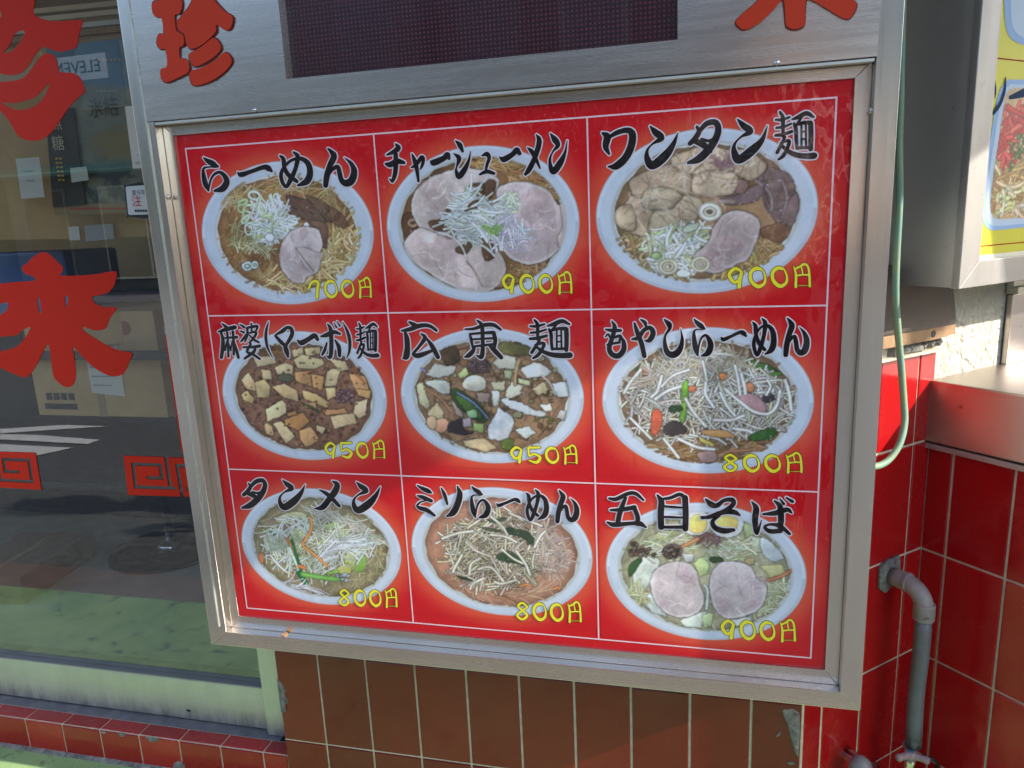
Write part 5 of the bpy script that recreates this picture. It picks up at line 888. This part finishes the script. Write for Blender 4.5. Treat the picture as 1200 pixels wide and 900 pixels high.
def ystroke(pts, name='navy_lettering'):
    ks = Ink(); q = [(yz(x, y)[0], yz(x, y)[1], w_/4.5*.00118) for x, y, w_ in pts]; ks.ribbon(q, 0, 0); 
    for i, v_ in enumerate(ks.b.v): ks.b.v[i] = tuple(SW(-v_[0], V_-.010+.0013-v_[1]*2, v_[2]))
    return ks.b
nb = MB()
for st in ([(293,418,14),(298,470,16),(298,516,6)], [(352,410,10),(346,480,22),(322,548,26),(290,594,24)], [(374,514,20),(400,506,30),(446,490,46)], [(500,400,20),(520,500,20)], [(480,440,20),(600,430,26)]):
    k_ = ystroke(st); o_ = len(nb.v); nb.v += k_.v; nb.f += [tuple(i+o_ for i in f_) for f_ in k_.f]; nb.m += k_.m
nb.build('navy_lettering', M_NAVY, yp, label='navy brush lettering beginning ソー')

# ================================================================== KERB STEP, SLIDING DOOR
YK0, YK1, ZK = .102, .137, .0785
kb = thing('tiled_step', 'low step edged with worn red tiles below the sliding door', 'step', (-1.3, .12, 0))
b = MB(); b.box((-3.2, YK0, -.01), (XW0-.001, YK1+.002, ZK)); b.build('step_body', M_GROUT, kb)
x = -1.152+.1*3; xs = []
while x > -3.2: xs.append(x); x -= .1
xs = [XW0-.002]+[x for x in xs if x < XW0-.01]
for i in range(len(xs)-1):
    u1, u0 = xs[i], xs[i+1]
    tile(kb, u0, u1, .006, ZK+.0015, lambda u, z: (u, YK0, z), (0, -1, 0), 'kerbf', M_TILE_K)
    tile(kb, u0, u1, YK0+.0005, YK1+.001, lambda u, yy_: (u, yy_, ZK), (0, 0, 1), 'kerbt', M_TILE_K)
for (px, py, r_) in ((178, 858, .016), (142, 851, .010), (121, 849.5, .007)):
    q = onY(px, py, YK0); blob('chipped_spot', [(q[0]+r_*math.cos(t*.7)*(1+.3*math.sin(t*2.1)), ZK-.004+r_*.45*math.sin(t*.7)) for t in range(9)], lambda u, z: (u, YK0-.0022, z), (0, -1, 0), M_MORTAR, kb, .0012)
for (px, py) in ((210, 891), (268, 897)):
    q = onY(px, py, YK0); blob('chipped_spot', [(q[0]+.014*math.cos(t*.7)*(1+.3*math.sin(t*1.7)), .012+.018*math.sin(t*.7)) for t in range(9)], lambda u, z: (u, YK0-.0022, z), (0, -1, 0), M_MORTAR, kb, .0012)
b = MB(); b.prism([(-3.2, YK0-.014, -.003), (-3.2, YK0-.002, -.003), (-3.2, YK0-.002, .010), (-3.2, YK0-.009, .008)], (3.2+XW0-.002, 0, 0)); b.build('mortar_fillet', M_MORTAR, kb)
df = thing('door_frame', 'weathered aluminium door jamb and sill beside the tiled wall', 'door frame', (-.85, .15, 0))
b = MB(); b.box((-3.2, YK1+.0025, ZK-.02), (XW0-.045, .36, ZK-.001)); b.build('sill', M_CONC, df)
b = MB(); b.box((-3.2, .200, ZK-.0008), (XW0-.05, .212, ZK+.006)); b.build('track', M_ALU, df)
b = MB(); b.box((-.8712, .151, ZK+.002), (-.8255, .23, 2.06)); b.build('jamb', M_ALU, df, bevel=.0012)
b = MB(); b.box((-3.2, .151, 2.0605), (-.8255, .26, 2.16)); b.build('lintel', M_ALU, df, bevel=.0012)
b = MB(); b.box((-.8250, .152, ZK+.002), (XW0-.0005, .23, 2.1)); b.build('wall_return', M_GROUT, df)
b = MB(); b.box((-3.4, .10, 2.1605), (XW0-.001, .5, 3.0)); ob = b.build('upper_wall', M_PLASTER); ob['label'] = 'plaster wall above the sliding door'; ob['category'] = 'wall'
dr = thing('sliding_door', 'glass sliding door with red character decals and pale green bottom rail', 'door', (-1.6, .17, 0))
YR, YG = .162, .178
zr1 = onY(0, 771, YR)[2]; zr1b = onY(303, 807, YR)[2]; ZR1 = (zr1+zr1b)/2; ZR0 = .0845
b = MB(); b.box((-3.0, YR, ZR0), (-.8722, YR+.032, ZR1)); b.build('bottom_rail', M_ALU, dr, bevel=.0015)
b = MB(); b.box((-3.0, YR+.001, ZR1+.0003), (-.8722, YR+.015, ZR1+.0022)); b.build('glazing_bead', M_STEEL_D, dr)
b = MB(); b.box((-3.0, YR, 1.98), (-.8722, YR+.032, 2.058)); b.build('top_rail', M_ALU, dr, bevel=.0015)
b = MB(); b.poly([(-3.0, YG, ZR1), (-.871, YG, ZR1), (-.871, YG, 1.981), (-3.0, YG, 1.981)]); b.build('glass_pane', M_GLASS, dr, recalc=False)
x, _, z = onY(221, 832.5, YR); b = MB(); b.box((x-.0045, YR-.0012, z-.0022), (x+.0045, YR+.001, z+.0022)); b.build('latch_slot', M_BLK, dr)
YV = YG-.0012
def decal(name, loops, zm, label, sm=3, mt=M_VINYL):
    q = [[(zm(x, y)[0], zm(x, y)[2]) for x, y in smooth_loop(l, sm)] for l in loops] if sm else [[(zm(x, y)[0], zm(x, y)[2]) for x, y in l] for l in loops]
    b = MB(); b.holes(q, lambda x, z: (x, YV, z), (0, .0008, 0)); return b.build(name, mt, dr, label=label)
z1_ = zmap(0, 290, 5.294, YV)
decal('character_decal', [[(265,28),(310,45),(350,85),(390,125),(382,160),(370,174),(480,175),(600,165),(720,147),(718,200),(700,250),(660,285),(590,300),(570,302),(575,330),(600,355),(650,370),(720,372),(710,400),(680,440),(662,490),(640,510),(590,515),(540,500),(514,490),(515,512),(560,545),(650,600),(740,640),(822,655),(800,710),(765,785),(700,800),(640,780),(570,735),(500,665),(448,612),(460,680),(470,790),(455,850),(415,868),(370,845),(330,795),(318,700),(302,606),(290,605),(270,640),(230,720),(170,805),(100,790),(0,745),(-60,690),(-90,600),(-80,300),(-40,230),(0,224),(100,214),(212,206),(208,180),(160,165),(133,125),(165,100),(210,55)],
 [(-50,562),(40,552),(100,545),(140,510),(185,493),(185,510),(150,570),(110,610),(50,635),(-50,642)], [(-50,385),(0,350),(45,342),(50,370),(30,400),(-50,440)], [(230,320),(245,315),(258,405),(240,402)], [(400,308),(423,305),(412,382)]], z1_, 'large red character decal low on the glass', 2)
z2_ = zmap(0, 0, 5.294, YV)
decal('character_decal', [[(215,-60),(215,10),(205,70),(225,100),(300,128),(400,130),(504,123),(508,150),(490,210),(475,290),(440,305),(390,320),(340,315),(300,300),(265,288),(230,320),(190,385),(165,420),(125,455),(60,467),(0,455),(-70,440),(-90,200),(-80,-60)], [(25,322),(60,280),(90,210),(130,190),(155,200),(130,250),(90,300),(50,328)], [(-40,60),(-10,50),(8,85),(5,105),(-30,120)]], z2_, 'upper half of a large red character decal', 2)
decal('character_decal', [[(-70,500),(0,508),(90,500),(150,480),(200,420),(240,360),(280,335),(320,335),(350,370),(365,440),(400,450),(460,455),(500,490),(520,540),(525,570),(480,610),(440,650),(410,690),(370,750),(320,820),(250,868),(180,872),(120,850),(90,810),(50,740),(0,690),(-60,660)], [(12,636),(80,640),(150,625),(220,600),(270,550),(300,515),(305,530),(280,590),(240,640),(180,675),(110,682),(60,668)]], z2_, 'lower half of a large red character decal', 2)
def fret(corners, label, rows):
    (x0, y0), (x1, y1), (x2, y2), (x3, y3) = corners; nr, nc = len(rows), len(rows[0]); b = MB()
    def pt(c_, r_): s_, t_ = c_/nc, r_/nr; px = (x0*(1-s_)+x1*s_)*(1-t_)+(x3*(1-s_)+x2*s_)*t_; py = (y0*(1-s_)+y1*s_)*(1-t_)+(y3*(1-s_)+y2*s_)*t_; q = onY(px, py, YV); return (q[0], YV, q[2])
    for r_ in range(nr):
        c_ = 0
        while c_ < nc:
            if rows[r_][c_] == '#':
                e_ = c_
                while e_ < nc and rows[r_][e_] == '#': e_ += 1
                b.poly([pt(c_, r_+1), pt(e_, r_+1), pt(e_, r_), pt(c_, r_)]); c_ = e_
            else: c_ += 1
    b.build('key_pattern_decal', M_VINYL, dr, recalc=False, label=label)
KR = ['################.', '################.', '###...........##.', '###.#########.##.', '###.#########.##.', '###.###....##.##.', '###.######.##.##.', '###.######.##.##.', '###.##.....##.##.', '###.#########.##.', '###.#########.##.']
KA = ["############.##########", "############.##########", "##.........#.##........", "##.#######.#.##.#######", "##.#######.#.##.#######", "##.#######.#.##.###....", "##.###.....#.##.###.###", "##.#########.##.###.###", "##.#########.##.###.###", "##............#.#......", "###############.#######", "###############.#######"]
fret([(144.5, 534), (236, 537), (244, 583), (150, 580)], 'red key pattern decal half hidden by the menu board', KA)
KB = [r[::-1] for r in KA]
fret([(-44, 528), (41.5, 530.5), (48.5, 574), (-38, 569)], 'red key pattern decal at the left edge of the photo', KB)
decal('edge_strip', [[(193,392),(197,392),(217,528),(213,531)]], lambda x, y: onY(x, y, YV), 'thin red vertical strip along the board edge', 0)
def marks(px, py, w_, h_, mt, parent, y, n=4):      # illegible small print: a row of little bars
    b = MB(); q0 = onY(px-w_/2, py, y); q1 = onY(px+w_/2, py, y); hh = h_*.0013; st = (q1[0]-q0[0])/n
    for k in range(n): b.box((q0[0]+st*k, y, q0[2]+(q1[2]-q0[2])*k/n-hh/2), (q0[0]+st*k+st*.72, y+.0004, q0[2]+(q1[2]-q0[2])*k/n+hh/2))
    return b.build('small_print', mt, parent, kind='stuff')
def sticker(name, pts, label, mt, rim=None):
    zm = lambda x, y: onY(x, y, YV)
    if rim: decal(name+'_border', [rim], zm, label, 2, M_BLK)
    q = [(zm(x, y)[0], zm(x, y)[2]) for x, y in pts]; b = MB(); b.holes([q], lambda x, z: (x, YV-.0006, z), (0, .0005, 0)); return b.build(name, mt, dr, label=label)
s1 = sticker('sticker', [(146.5, 125), (180, 122), (184, 196), (156, 197.5)], 'cream paper sticker half behind the menu board', M_CREAM)
s2 = sticker('sticker', [(147.5, 220), (149, 218.5), (178, 216.5), (184, 251), (152, 252), (150.5, 250.5)], 'white caution sticker with red character', M_PAPER, [(145.5, 219), (148, 217), (180, 214.5), (186, 253), (151.5, 254), (149, 252)])
def gtext(s_, px, py, hpx, mt, parent, y, mirror=1., ang=0, sx=1.):
    q = onY(px, py, y); q1 = onY(px, py+hpx, y); h_ = abs(q1[2]-q[2]); return text('lettering', s_, h_, q, (math.cos(ang), 0, math.sin(ang)), (-math.sin(ang), 0, math.cos(ang)), mt, parent, mirror, sx)
gtext('走らない', 165, 225.5, 6.5, M_INKP, s2, YV-.0016, sx=1.0); gtext('注', 160, 236.5, 14, M_INKR, s2, YV-.0016); marks(167, 247, 18, 3, M_INKP, s2, YV-.0016, 6)
marks(162, 191, 7, 3, M_GREY, s1, YV-.0016, 2); marks(164, 182, 7, 1.5, M_GREY, s1, YV-.0016, 3)

# ================================================================== SHOP INTERIOR SEEN THROUGH THE GLASS
sheet('interior_floor', -5.2, -.2, .362, 4.0, .03, M_FLOOR)
def slab(name, a, c_, mt, label=None, cat=None, **k):
    b = MB(); b.box(a, c_); o = b.build(name, mt, **k)
    if label: o['label'] = label; o['category'] = cat
    return o
slab('interior_back_wall', (-5.2, 3.2, .03), (-.2, 3.3, 2.5), M_BEIGE, 'beige back wall inside the shop', 'wall')
slab('interior_side_wall', (-.30, .40, .03), (-.2, 3.2, 2.5), M_BEIGE, 'beige side wall inside the shop', 'wall')
slab('interior_far_side_wall', (-5.2, .40, .03), (-5.1, 3.2, 2.5), M_BEIGE, 'beige far side wall inside the shop', 'wall')
slab('interior_ceiling', (-5.2, .27, 2.5), (-.2, 3.3, 2.6), M_CARD, 'brown ceiling inside the shop', 'ceiling')
# shelf divider standing close behind the glass
YP = .50
def pq(px, py, y): q = onY(px, py, y); return (q[0], q[2])
def panel(name, pxpts, y, th, mt, parent=None, **kw):
    q = [pq(x, yy_, y) for x, yy_ in pxpts]; b = MB(); b.holes([q], lambda x, z: (x, y, z), (0, th, 0)); return b.build(name, mt, parent, **kw)
pt_ = thing('display_partition', 'brown board partition with posters just inside the glass door', 'partition', (-2., .52, .8))
panel('board', [(-60, 60), (200, 45), (235, 276), (-60, 283)], .56, .02, M_CARD, pt_)
for k, yy_ in enumerate((2, 12, 24, 33)): panel('cornice_strip', [(-60, 24+yy_-6), (200, -8+yy_), (200, -2+yy_), (-60, 30+yy_-6)], .55-.012*k, .012, (M_BEIGE, M_STRAW, M_PAPER, M_TANWOOD)[k], pt_)
def poster(name, pxp, y, paint, label, res=.004):
    q = [pq(x, yy_, y) for x, yy_ in pxp]; x0, x1 = min(p[0] for p in q), max(p[0] for p in q); z0, z1 = min(p[1] for p in q), max(p[1] for p in q)
    nx, nz = int((x1-x0)/res), int((z1-z0)/res); o = grid_mesh(name, x0, x1, z0, z1, nx, nz, y, lambda X, Z: paint((X-x0)/(x1-x0), (Z-z0)/(z1-z0)), M_PRINT_F, None)
    o['label'] = label; o['category'] = 'poster'; return o
def paintA(u, v_):
    n1 = NZ[(v_*700).astype(int) % 1024, (u*500).astype(int) % 1024]; n2 = NZ[(v_*300+100).astype(int) % 1024, (u*260+300).astype(int) % 1024]
    c_ = np.array([132, 134, 116])/255*(1+.3*n1[..., None]); blue = np.array([84, 124, 152])/255
    k = np.clip((v_+.12*u-.78)*30, 0, 1)[..., None]; c_ = c_*(1-k)+blue*(1+.1*n1[..., None])*k
    k = np.clip(1-np.hypot((u-.62)/.42, (v_-.40)/.12), 0, 1)[..., None]**.5; c_ = c_*(1-k)+np.array([150, 122, 44])/255*k
    k = (np.clip((n2-.05)*6, 0, 1)*np.clip((.32-v_)*8, 0, 1))[..., None]; c_ = c_*(1-k)+np.array([48, 56, 58])/255*k
    k = np.clip((n1-.1)*5, 0, 1)[..., None]*np.clip((v_-.30)*8, 0, 1)[..., None]*np.clip((.62-v_)*8, 0, 1)[..., None]*.6; c_ = c_*(1-k)+np.array([84, 92, 96])/255*k
    return np.clip(c_*.92, 0, 1)
pa = poster('drink_poster', [(86, 52), (192, 58), (200, 242), (86, 248)], YP, paintA, 'blue grey poster with large black characters behind the glass')
gtext('氷結', 121, 127, 26, M_INKP, pa, YP-.004, sx=.85); marks(126, 107, 26, 3, M_GREY, pa, YP-.004, 6); marks(126, 70, 34, 4, M_GREY, pa, YP-.004, 7)
panel('poster_border', [(62, 240), (190, 236), (192, 248), (64, 252)], YP-.001, .001, M_TAPE, pa)
marks(120, 244.5, 76, 2.5, M_INKR, pa, YP-.003, 16)
pb = panel('black_poster', [(53, 130), (86, 126), (100, 240), (62, 243)], YP-.006, .002, M_DARK); pb['label'] = 'narrow black poster left of the blue poster'; pb['category'] = 'poster'
gtext('無', 66, 146, 17, M_STRAW, pb, YP-.010); gtext('糖', 68, 169, 19, M_STRAW, pb, YP-.010); M_GOLD = mat('print_gold', L((190, 150, 30)), .6)
for k in range(6): marks(69+k*.7, 186+k*5, 9, 3.4, M_GOLD, pb, YP-.010, 2)
nn = panel('paper_notice', [(82, 197), (101, 195), (104, 211), (84, 214)], YP-.012, .001, M_PAPER); nn['label'] = 'small white paper pinned over the black poster'; nn['category'] = 'notice'
nn = panel('paper_notice', [(18, 186), (46, 184), (52, 231), (25, 233)], YP, .001, M_PAPER); nn['label'] = 'white sheet put in for a pale reflection left of the posters'; nn['category'] = 'notice'  # pale reflection in the door glass, built as a white sheet
marks(35, 201, 16, 1.5, M_GREY, nn, YP-.003, 1); marks(37, 212, 14, 1.5, M_GREY, nn, YP-.003, 1)
nn = panel('paper_notice', [(80, 266), (92, 265), (94, 281), (82, 282)], .545, .001, M_PAPER); nn['label'] = 'small white card below the posters'; nn['category'] = 'notice'
nn = panel('paper_notice', [(99, 264), (132, 262), (134, 280), (101, 283)], .545, .001, M_GREY); nn['label'] = 'pale grey card below the posters'; nn['category'] = 'notice'
# round table behind, dark shelf and boxes
sh = thing('low_shelf', 'dark shelf under the posters inside the door', 'shelf', (-1.9, .9, .5))
for z_ in (.80, .42): 
    b = MB(); b.box((-3.4, .62, z_), (-.95, 1.25, z_+.02)); b.build('shelf_board', M_DARK, sh)
b = MB(); b.box((-3.4, 1.25, .05), (-.95, 1.27, .98)); b.build('shelf_back', M_DARK, sh)
def cbox(pxc, y, wx, dy, hz, rot, label, flaps=True):
    q = onY(pxc[0], pxc[1], y); t = thing('cardboard_box', label, 'box', (q[0], y, q[2])); rm = Matrix.Rotation(rot, 4, 'Z')
    def W_(x, yy_, z): return Vector((q[0], y, q[2]))+rm @ Vector((x, yy_, z))
    b = MB(); b.prism([W_(-wx/2, 0, 0), W_(wx/2, 0, 0), W_(wx/2, dy, 0), W_(-wx/2, dy, 0)], (0, 0, hz)); b.build('carton', M_CARD, t, bevel=.003)
    b = MB(); b.prism([W_(-.006+.0, -.001, .0), W_(.018, -.001, .0), W_(.018, dy, 0), W_(-.006, dy, 0)], (0, 0, hz+.0012)); b.build('tape', M_TAPE, t)
    return t, W_
t1, W1 = cbox((120, 488), .66, .44, .30, .30, 0., 'cardboard box with white delivery label on the shelf')
b = MB(); b.box((0, 0, 0), (.1, .001, .16)); 
b = MB(); b.prism([W1(-.02, -.002, .07), W1(.09, -.002, .06), W1(.09, -.0012, .06), W1(-.02, -.0012, .07)], (0, 0, .19)); lb = b.build('delivery_label', M_PAPER, t1)
for k in range(6): b = MB(); b.prism([W1(-.012, -.003, .09+.026*k), W1(.05+.02*(k % 2), -.003, .09+.026*k), W1(.05+.02*(k % 2), -.0022, .09+.026*k), W1(-.012, -.0022, .09+.026*k)], (0, 0, .004)); b.build('print_line', M_GREY, lb)
for k in range(4): q = W1(-.18+.026*k, -.003, .048); b = MB(); b.box(q, q+Vector((.018, .001, .020))); b.build('print_mark', M_INKP, t1)
b = MB(); b.prism([W1(-.19, -.003, .02), W1(-.08, -.003, .02), W1(-.08, -.0012, .02), W1(-.19, -.0012, .02)], (0, 0, .016)); b.build('black_bar', M_INKP, t1)
t2, W2 = cbox((196, 488), .70, .34, .30, .27, -.12, 'cardboard box beside the labelled box, clear tape on top')
b = MB(); c_ = W2(.0, -.003, .07); b.tube([c_, c_+Vector((0, -.001, 0))], .030, 20); b.build('red_emblem', M_TAPE, t2)
b = MB(); b.prism([W2(.03, -.003, .15), W2(.11, -.003, .15), W2(.11, -.0012, .15), W2(.03, -.0012, .15)], (0, 0, .11)); b.build('clear_pouch', M_PAPER, t2)
t3, W3_ = cbox((172, 402), .68, .34, .26, .09, .35, 'tilted cardboard box stacked on the other boxes')
b = MB(); c_ = W3_(-.05, -.002, .045); b.tube([c_, c_+Vector((0, -.001, 0))], .020, 20); b.build('red_emblem', mat('faded_red_print', (.28, .09, .06), .8), t3)
b = MB(); b.prism([W3_(.05, -.002, .02), W3_(.12, -.002, .02), W3_(.12, -.001, .02), W3_(.05, -.001, .02)], (0, 0, .02)); b.build('black_bar', M_INKP, t3)
q = onY(10, 328, .75); b = MB(); b.prism([(q[0]-.5, .70, q[2]-.14), (q[0]+.26, .70, q[2]-.14), (q[0]+.22, .95, q[2]-.14), (q[0]-.5, .95, q[2]-.14)], (0, 0, .22)); o = b.build('plastic_crate', M_BLUEP, bevel=.01); o['label'] = 'blue plastic crate behind the lower red character'; o['category'] = 'crate'
rr = random.Random(4)
for k in range(14):
    q = onY(20+k*13, 300+rr.uniform(-4, 4), .9); hh = rr.uniform(.05, .09); b = MB(); b.tube([(q[0], .9, .82), (q[0], .9, .82+hh), (q[0], .9, .82+hh+.02)], [.028, .028, .02], 14)
    o = b.build('storage_jar', rr.choice([M_GREY, M_TAPE, M_DARK]), smooth=True); o['label'] = 'small jar in the dim row on the shelf top'; o['category'] = 'jar'; o['group'] = 'jars on the dark shelf'
# chrome stand with a round base
st_ = thing('chrome_stand', 'chrome pole on a round dark base inside the door', 'stand', (-1.2, .75, .03))
dd = R @ np.array([200-600, 640-450, F]); qq = CAM+dd*((.042-CAM[2])/dd[2]); qx = (float(qq[0]), float(qq[1]), .04)
b = MB(); b.tube([(qx[0], qx[1], .032), (qx[0], qx[1], .039), (qx[0], qx[1], .042)], [.20, .20, .19], 48); b.build('round_base', M_BLK, st_, smooth=False)
b = MB(); b.tube([(qx[0], qx[1], .042), (qx[0], qx[1], .06), (qx[0], qx[1], .07), (qx[0], qx[1], .24)], [.05, .035, .012, .012], 20); b.build('pole', M_CHROME, st_, smooth=True)
q = onY(15, 700, .55); tb, WT = cbox((-10, 735), .60, .26, .34, .17, .15, 'dark brown carton on the floor at the left edge')
for ch in tb.children:
    if ch.name.startswith('carton'): ch.data.materials[0] = mat('dark_brown_board', (.15, .10, .06), .8)

# ================================================================== ACROSS THE STREET (seen only as reflections)
ob_ = thing('shop_building', 'plain three-storey shop building across the street', 'building', (-6, -9.5, 0))
M_FAC = stone('grey_rendered_facade', (.17, .155, .135), (.12, .11, .10), 2); M_FAC2 = stone('brown_tile_facade', (.13, .08, .06), (.09, .06, .045), 3); M_WIN = mat('dark_window_glass', (.03, .035, .04), .05, 0, 1, .02); M_SHUT = mat('beige_shutter', (.28, .26, .21), .6); M_AWN = mat('green_awning', (.05, .16, .12), .7)
M_TUBE = mat('white_streak_tube', (.85, .84, .80), .5)
def building(t, x0, x1, h, mt, seed):
    r_ = random.Random(seed); b = MB(); b.box((x0, -17, 0), (x1, -13.0, h)); b.build('wall', mt, t)
    n = max(2, int((x1-x0)/1.9)); wd = (x1-x0)/n
    for f_ in range(int(h//3)):
        for k in range(n):
            cx = x0+wd*(k+.5); z0 = 3.0*f_+(.9 if f_ else .25); z1 = 3.0*f_+2.3; b = MB(); b.box((cx-.58, -13.0, z0), (cx+.58, -12.94, z1)); o = b.build('window', M_SHUT if r_.random() < .25 else M_ALU, t); b = MB(); b.box((cx-.53, -12.939, z0+.05), (cx+.53, -12.92, z1-.05)); b.build('pane', M_WIN, o)
    b = MB(); b.prism([(x0, -12.9, 2.75), (x1, -12.9, 2.75), (x1, -12.1, 2.5), (x0, -12.1, 2.5)], (0, 0, .06)); b.build('awning', M_AWN, t)
building(ob_, -15.4, -5.0, 6.4, M_FAC, 3)
o2 = thing('corner_building', 'brown tiled building across the street, taller than its neighbour', 'building', (3, -9.5, 0)); building(o2, -4.6, 5.0, 6.9, M_FAC2, 8)
rr = random.Random(21)
for k in range(11):
    x = -8.6+1.05*k+rr.uniform(-.2, .2); z = 2.62+rr.uniform(0, .75); ln2 = rr.uniform(.35, .95); b = MB(); b.tube([(x, -11.95, z), (x+ln2, -11.95, z+rr.uniform(-.08, .08))], .05, 10); b.build('streak_tube', M_TUBE, ob_ if x < -4.8 else o2)  # unlit white tubes added to mirror as pale streaks in the menu film
o4 = thing('side_building', 'cream rendered building far to the right along the street', 'building', (17, -4, 0)); b = MB(); b.box((13, -13, 0), (21, 3, 5.6)); b.build('wall', M_FAC, o4)
for k in range(5):
    for f_ in range(2): b = MB(); b.box((12.95, -11.5+2.8*k, 3*f_+.9), (13.01, -10.2+2.8*k, 3*f_+2.2)); b.build('window', M_WIN, o4)
o5 = thing('left_building', 'brown building far to the left along the street', 'building', (-34, -4, 0)); b = MB(); b.box((-40, -12, 0), (-30, 6, 8)); b.build('wall', M_FAC2, o5)
o3 = thing('low_house', 'low grey house across the street at the far left', 'building', (-18, -9.5, 0)); building(o3, -27, -16.0, 4.2, M_FAC, 12)
sg = thing('shop_banner', 'small pale banner with dark green capital letters across the street', 'banner', (-12.85, -12.9, 4.7))
b = MB(); b.box((-13.6, -12.93, 4.5), (-12.1, -12.91, 5.0)); b.build('panel', mat('pale_banner', (.8, .8, .78), .5), sg)
text('lettering', 'ELEVEN', .36, (-12.85, -12.9, 4.75), (-1, 0, 0), (0, 0, 1), mat('banner_green', (.0, .08, .05), .5), sg)

# ================================================================== THE PHOTOGRAPHER (reflected in glass and film, shadow on the road)
M_SHIRT = stone('pale_pink_shirt', (.74, .60, .58), (.68, .54, .52), 12); M_TROU = mat('dark_trousers', (.03, .03, .04), .8); M_SKIN = mat('skin', (.52, .30, .20), .5); M_HAIR = mat('dark_hair', (.02, .015, .012), .6)
pe = thing('person', 'person in a pale pink shirt photographing the menu board', 'person', (.22, -1.45, 0))
def skin(name, V, E_, Rd, mt, parent, sub=2):
    me = bpy.data.meshes.new(name); me.from_pydata(V, E_, []); o = bpy.data.objects.new(name, me); COL.objects.link(o); o.modifiers.new('skin', 'SKIN'); o.modifiers.new('sub', 'SUBSURF').levels = sub; o.modifiers['sub'].render_levels = sub
    for v_, r_ in zip(me.skin_vertices[0].data, Rd): v_.radius = (r_, r_) if not isinstance(r_, tuple) else r_
    me.skin_vertices[0].data[0].use_root = True
    dg = bpy.context.evaluated_depsgraph_get(); dg.update(); m2 = bpy.data.meshes.new_from_object(o.evaluated_get(dg)); bpy.data.objects.remove(o); m2.materials.clear(); m2.materials.append(mt)
    m2.polygons.foreach_set('use_smooth', [True]*len(m2.polygons)); return link(name, m2, parent)
px_, py_ = .22, -1.45
bodyV = [(px_, py_, .88), (px_, py_, 1.02), (px_, py_+.02, 1.18), (px_, py_+.03, 1.30), (px_, py_+.05, 1.40), (px_, py_+.08, 1.48), (px_-.01, py_+.10, 1.56), (px_-.01, py_+.10, 1.64),
 (px_+.17, py_+.02, 1.32), (px_+.22, py_+.06, 1.08), (px_+.06, py_+.29, 1.06), (px_-.17, py_+.02, 1.32), (px_-.25, py_+.08, 1.08), (px_-.24, py_+.26, 1.06),
 (px_+.09, py_, .80), (px_+.10, py_+.03, .45), (px_+.10, py_, .09), (px_+.11, py_+.13, .045), (px_-.09, py_, .80), (px_-.10, py_+.03, .45), (px_-.10, py_, .09), (px_-.11, py_+.13, .045)]
bodyE = [(0,1),(1,2),(2,3),(3,4),(4,5),(5,6),(6,7),(3,8),(8,9),(9,10),(3,11),(11,12),(12,13),(0,14),(14,15),(15,16),(16,17),(0,18),(18,19),(19,20),(20,21)]
bodyR = [.13, .12, .13, .12, .06, .055, .085, .08, .055, .042, .030, .055, .042, .030, .085, .058, .042, .035, .085, .058, .042, .035]
skin('body', bodyV, bodyE, bodyR, M_SKIN, pe)
skin('shirt', [bodyV[i] for i in (0,1,2,3,8,9,11,12)]+[(px_+.02, py_+.045, 1.37)], [(0,1),(1,2),(2,3),(3,4),(4,5),(3,6),(6,7),(3,8)], [.155, .148, .158, .15, .082, .062, .082, .062, .085], M_SHIRT, pe)
skin('trousers', [bodyV[i] for i in (0,14,15,16,18,19,20)], [(0,1),(1,2),(2,3),(0,4),(4,5),(5,6)], [.15, .105, .078, .062, .105, .078, .062], M_TROU, pe)
skin('hair', [(px_-.01, py_+.075, 1.60), (px_-.01, py_+.08, 1.66), (px_-.01, py_+.03, 1.56)], [(0,1),(0,2)], [.098, .088, .075], M_HAIR, pe)
for s_, (hx, hy, hz) in ((1, bodyV[10]), (-1, bodyV[13])):
    P0 = Vector((hx, hy, hz)); tgt = Vector((.10 if s_ > 0 else -.10, -1.13, 1.12)); d = (tgt-P0); hv = [tuple(P0), tuple(P0+d*.55)]; he = [(0, 1)]; hr = [.026, .030]
    for k in range(4):
        b0 = P0+d*.75+Vector((0, 0, .030-.018*k)); i0 = len(hv); hv += [tuple(b0), tuple(b0+d*.28+Vector((-s_*.01, .01, 0))), tuple(b0+d*.30+Vector((-s_*.030, .022, .002*k))), tuple(b0+d*.30+Vector((-s_*.050+s_*.004*k, .018, .002*k)))]; he += [(1, i0), (i0, i0+1), (i0+1, i0+2), (i0+2, i0+3)]; hr += [.011, .0085, .008, .007]
    i0 = len(hv); hv += [tuple(P0+d*.6+Vector((-s_*.01, -.02, .02))), tuple(P0+d*.8+Vector((-s_*.02, -.022, .03))), tuple(P0+d*.95+Vector((-s_*.035, -.018, .035)))]; he += [(1, i0), (i0, i0+1), (i0+1, i0+2)]; hr += [.012, .010, .008]
    skin('hand', hv, he, hr, M_SKIN, pe, 1)
ph = thing('phone', 'black phone held level by the person taking the picture', 'phone', (0, -1.08, 1.12))
fw_ = Vector((R[0,2], R[1,2], R[2,2])); rt_ = Vector((R[0,0], R[1,0], R[2,0])); up_ = -Vector((R[0,1], R[1,1], R[2,1])); c0 = Vector(CAM)-fw_*.012+rt_*(-.05)
b = MB(); b.prism([c0-rt_*.075-up_*.037, c0+rt_*.075-up_*.037, c0+rt_*.075+up_*.037, c0-rt_*.075+up_*.037], -fw_*.009); b.build('phone_body', M_BLK, ph, bevel=.003)
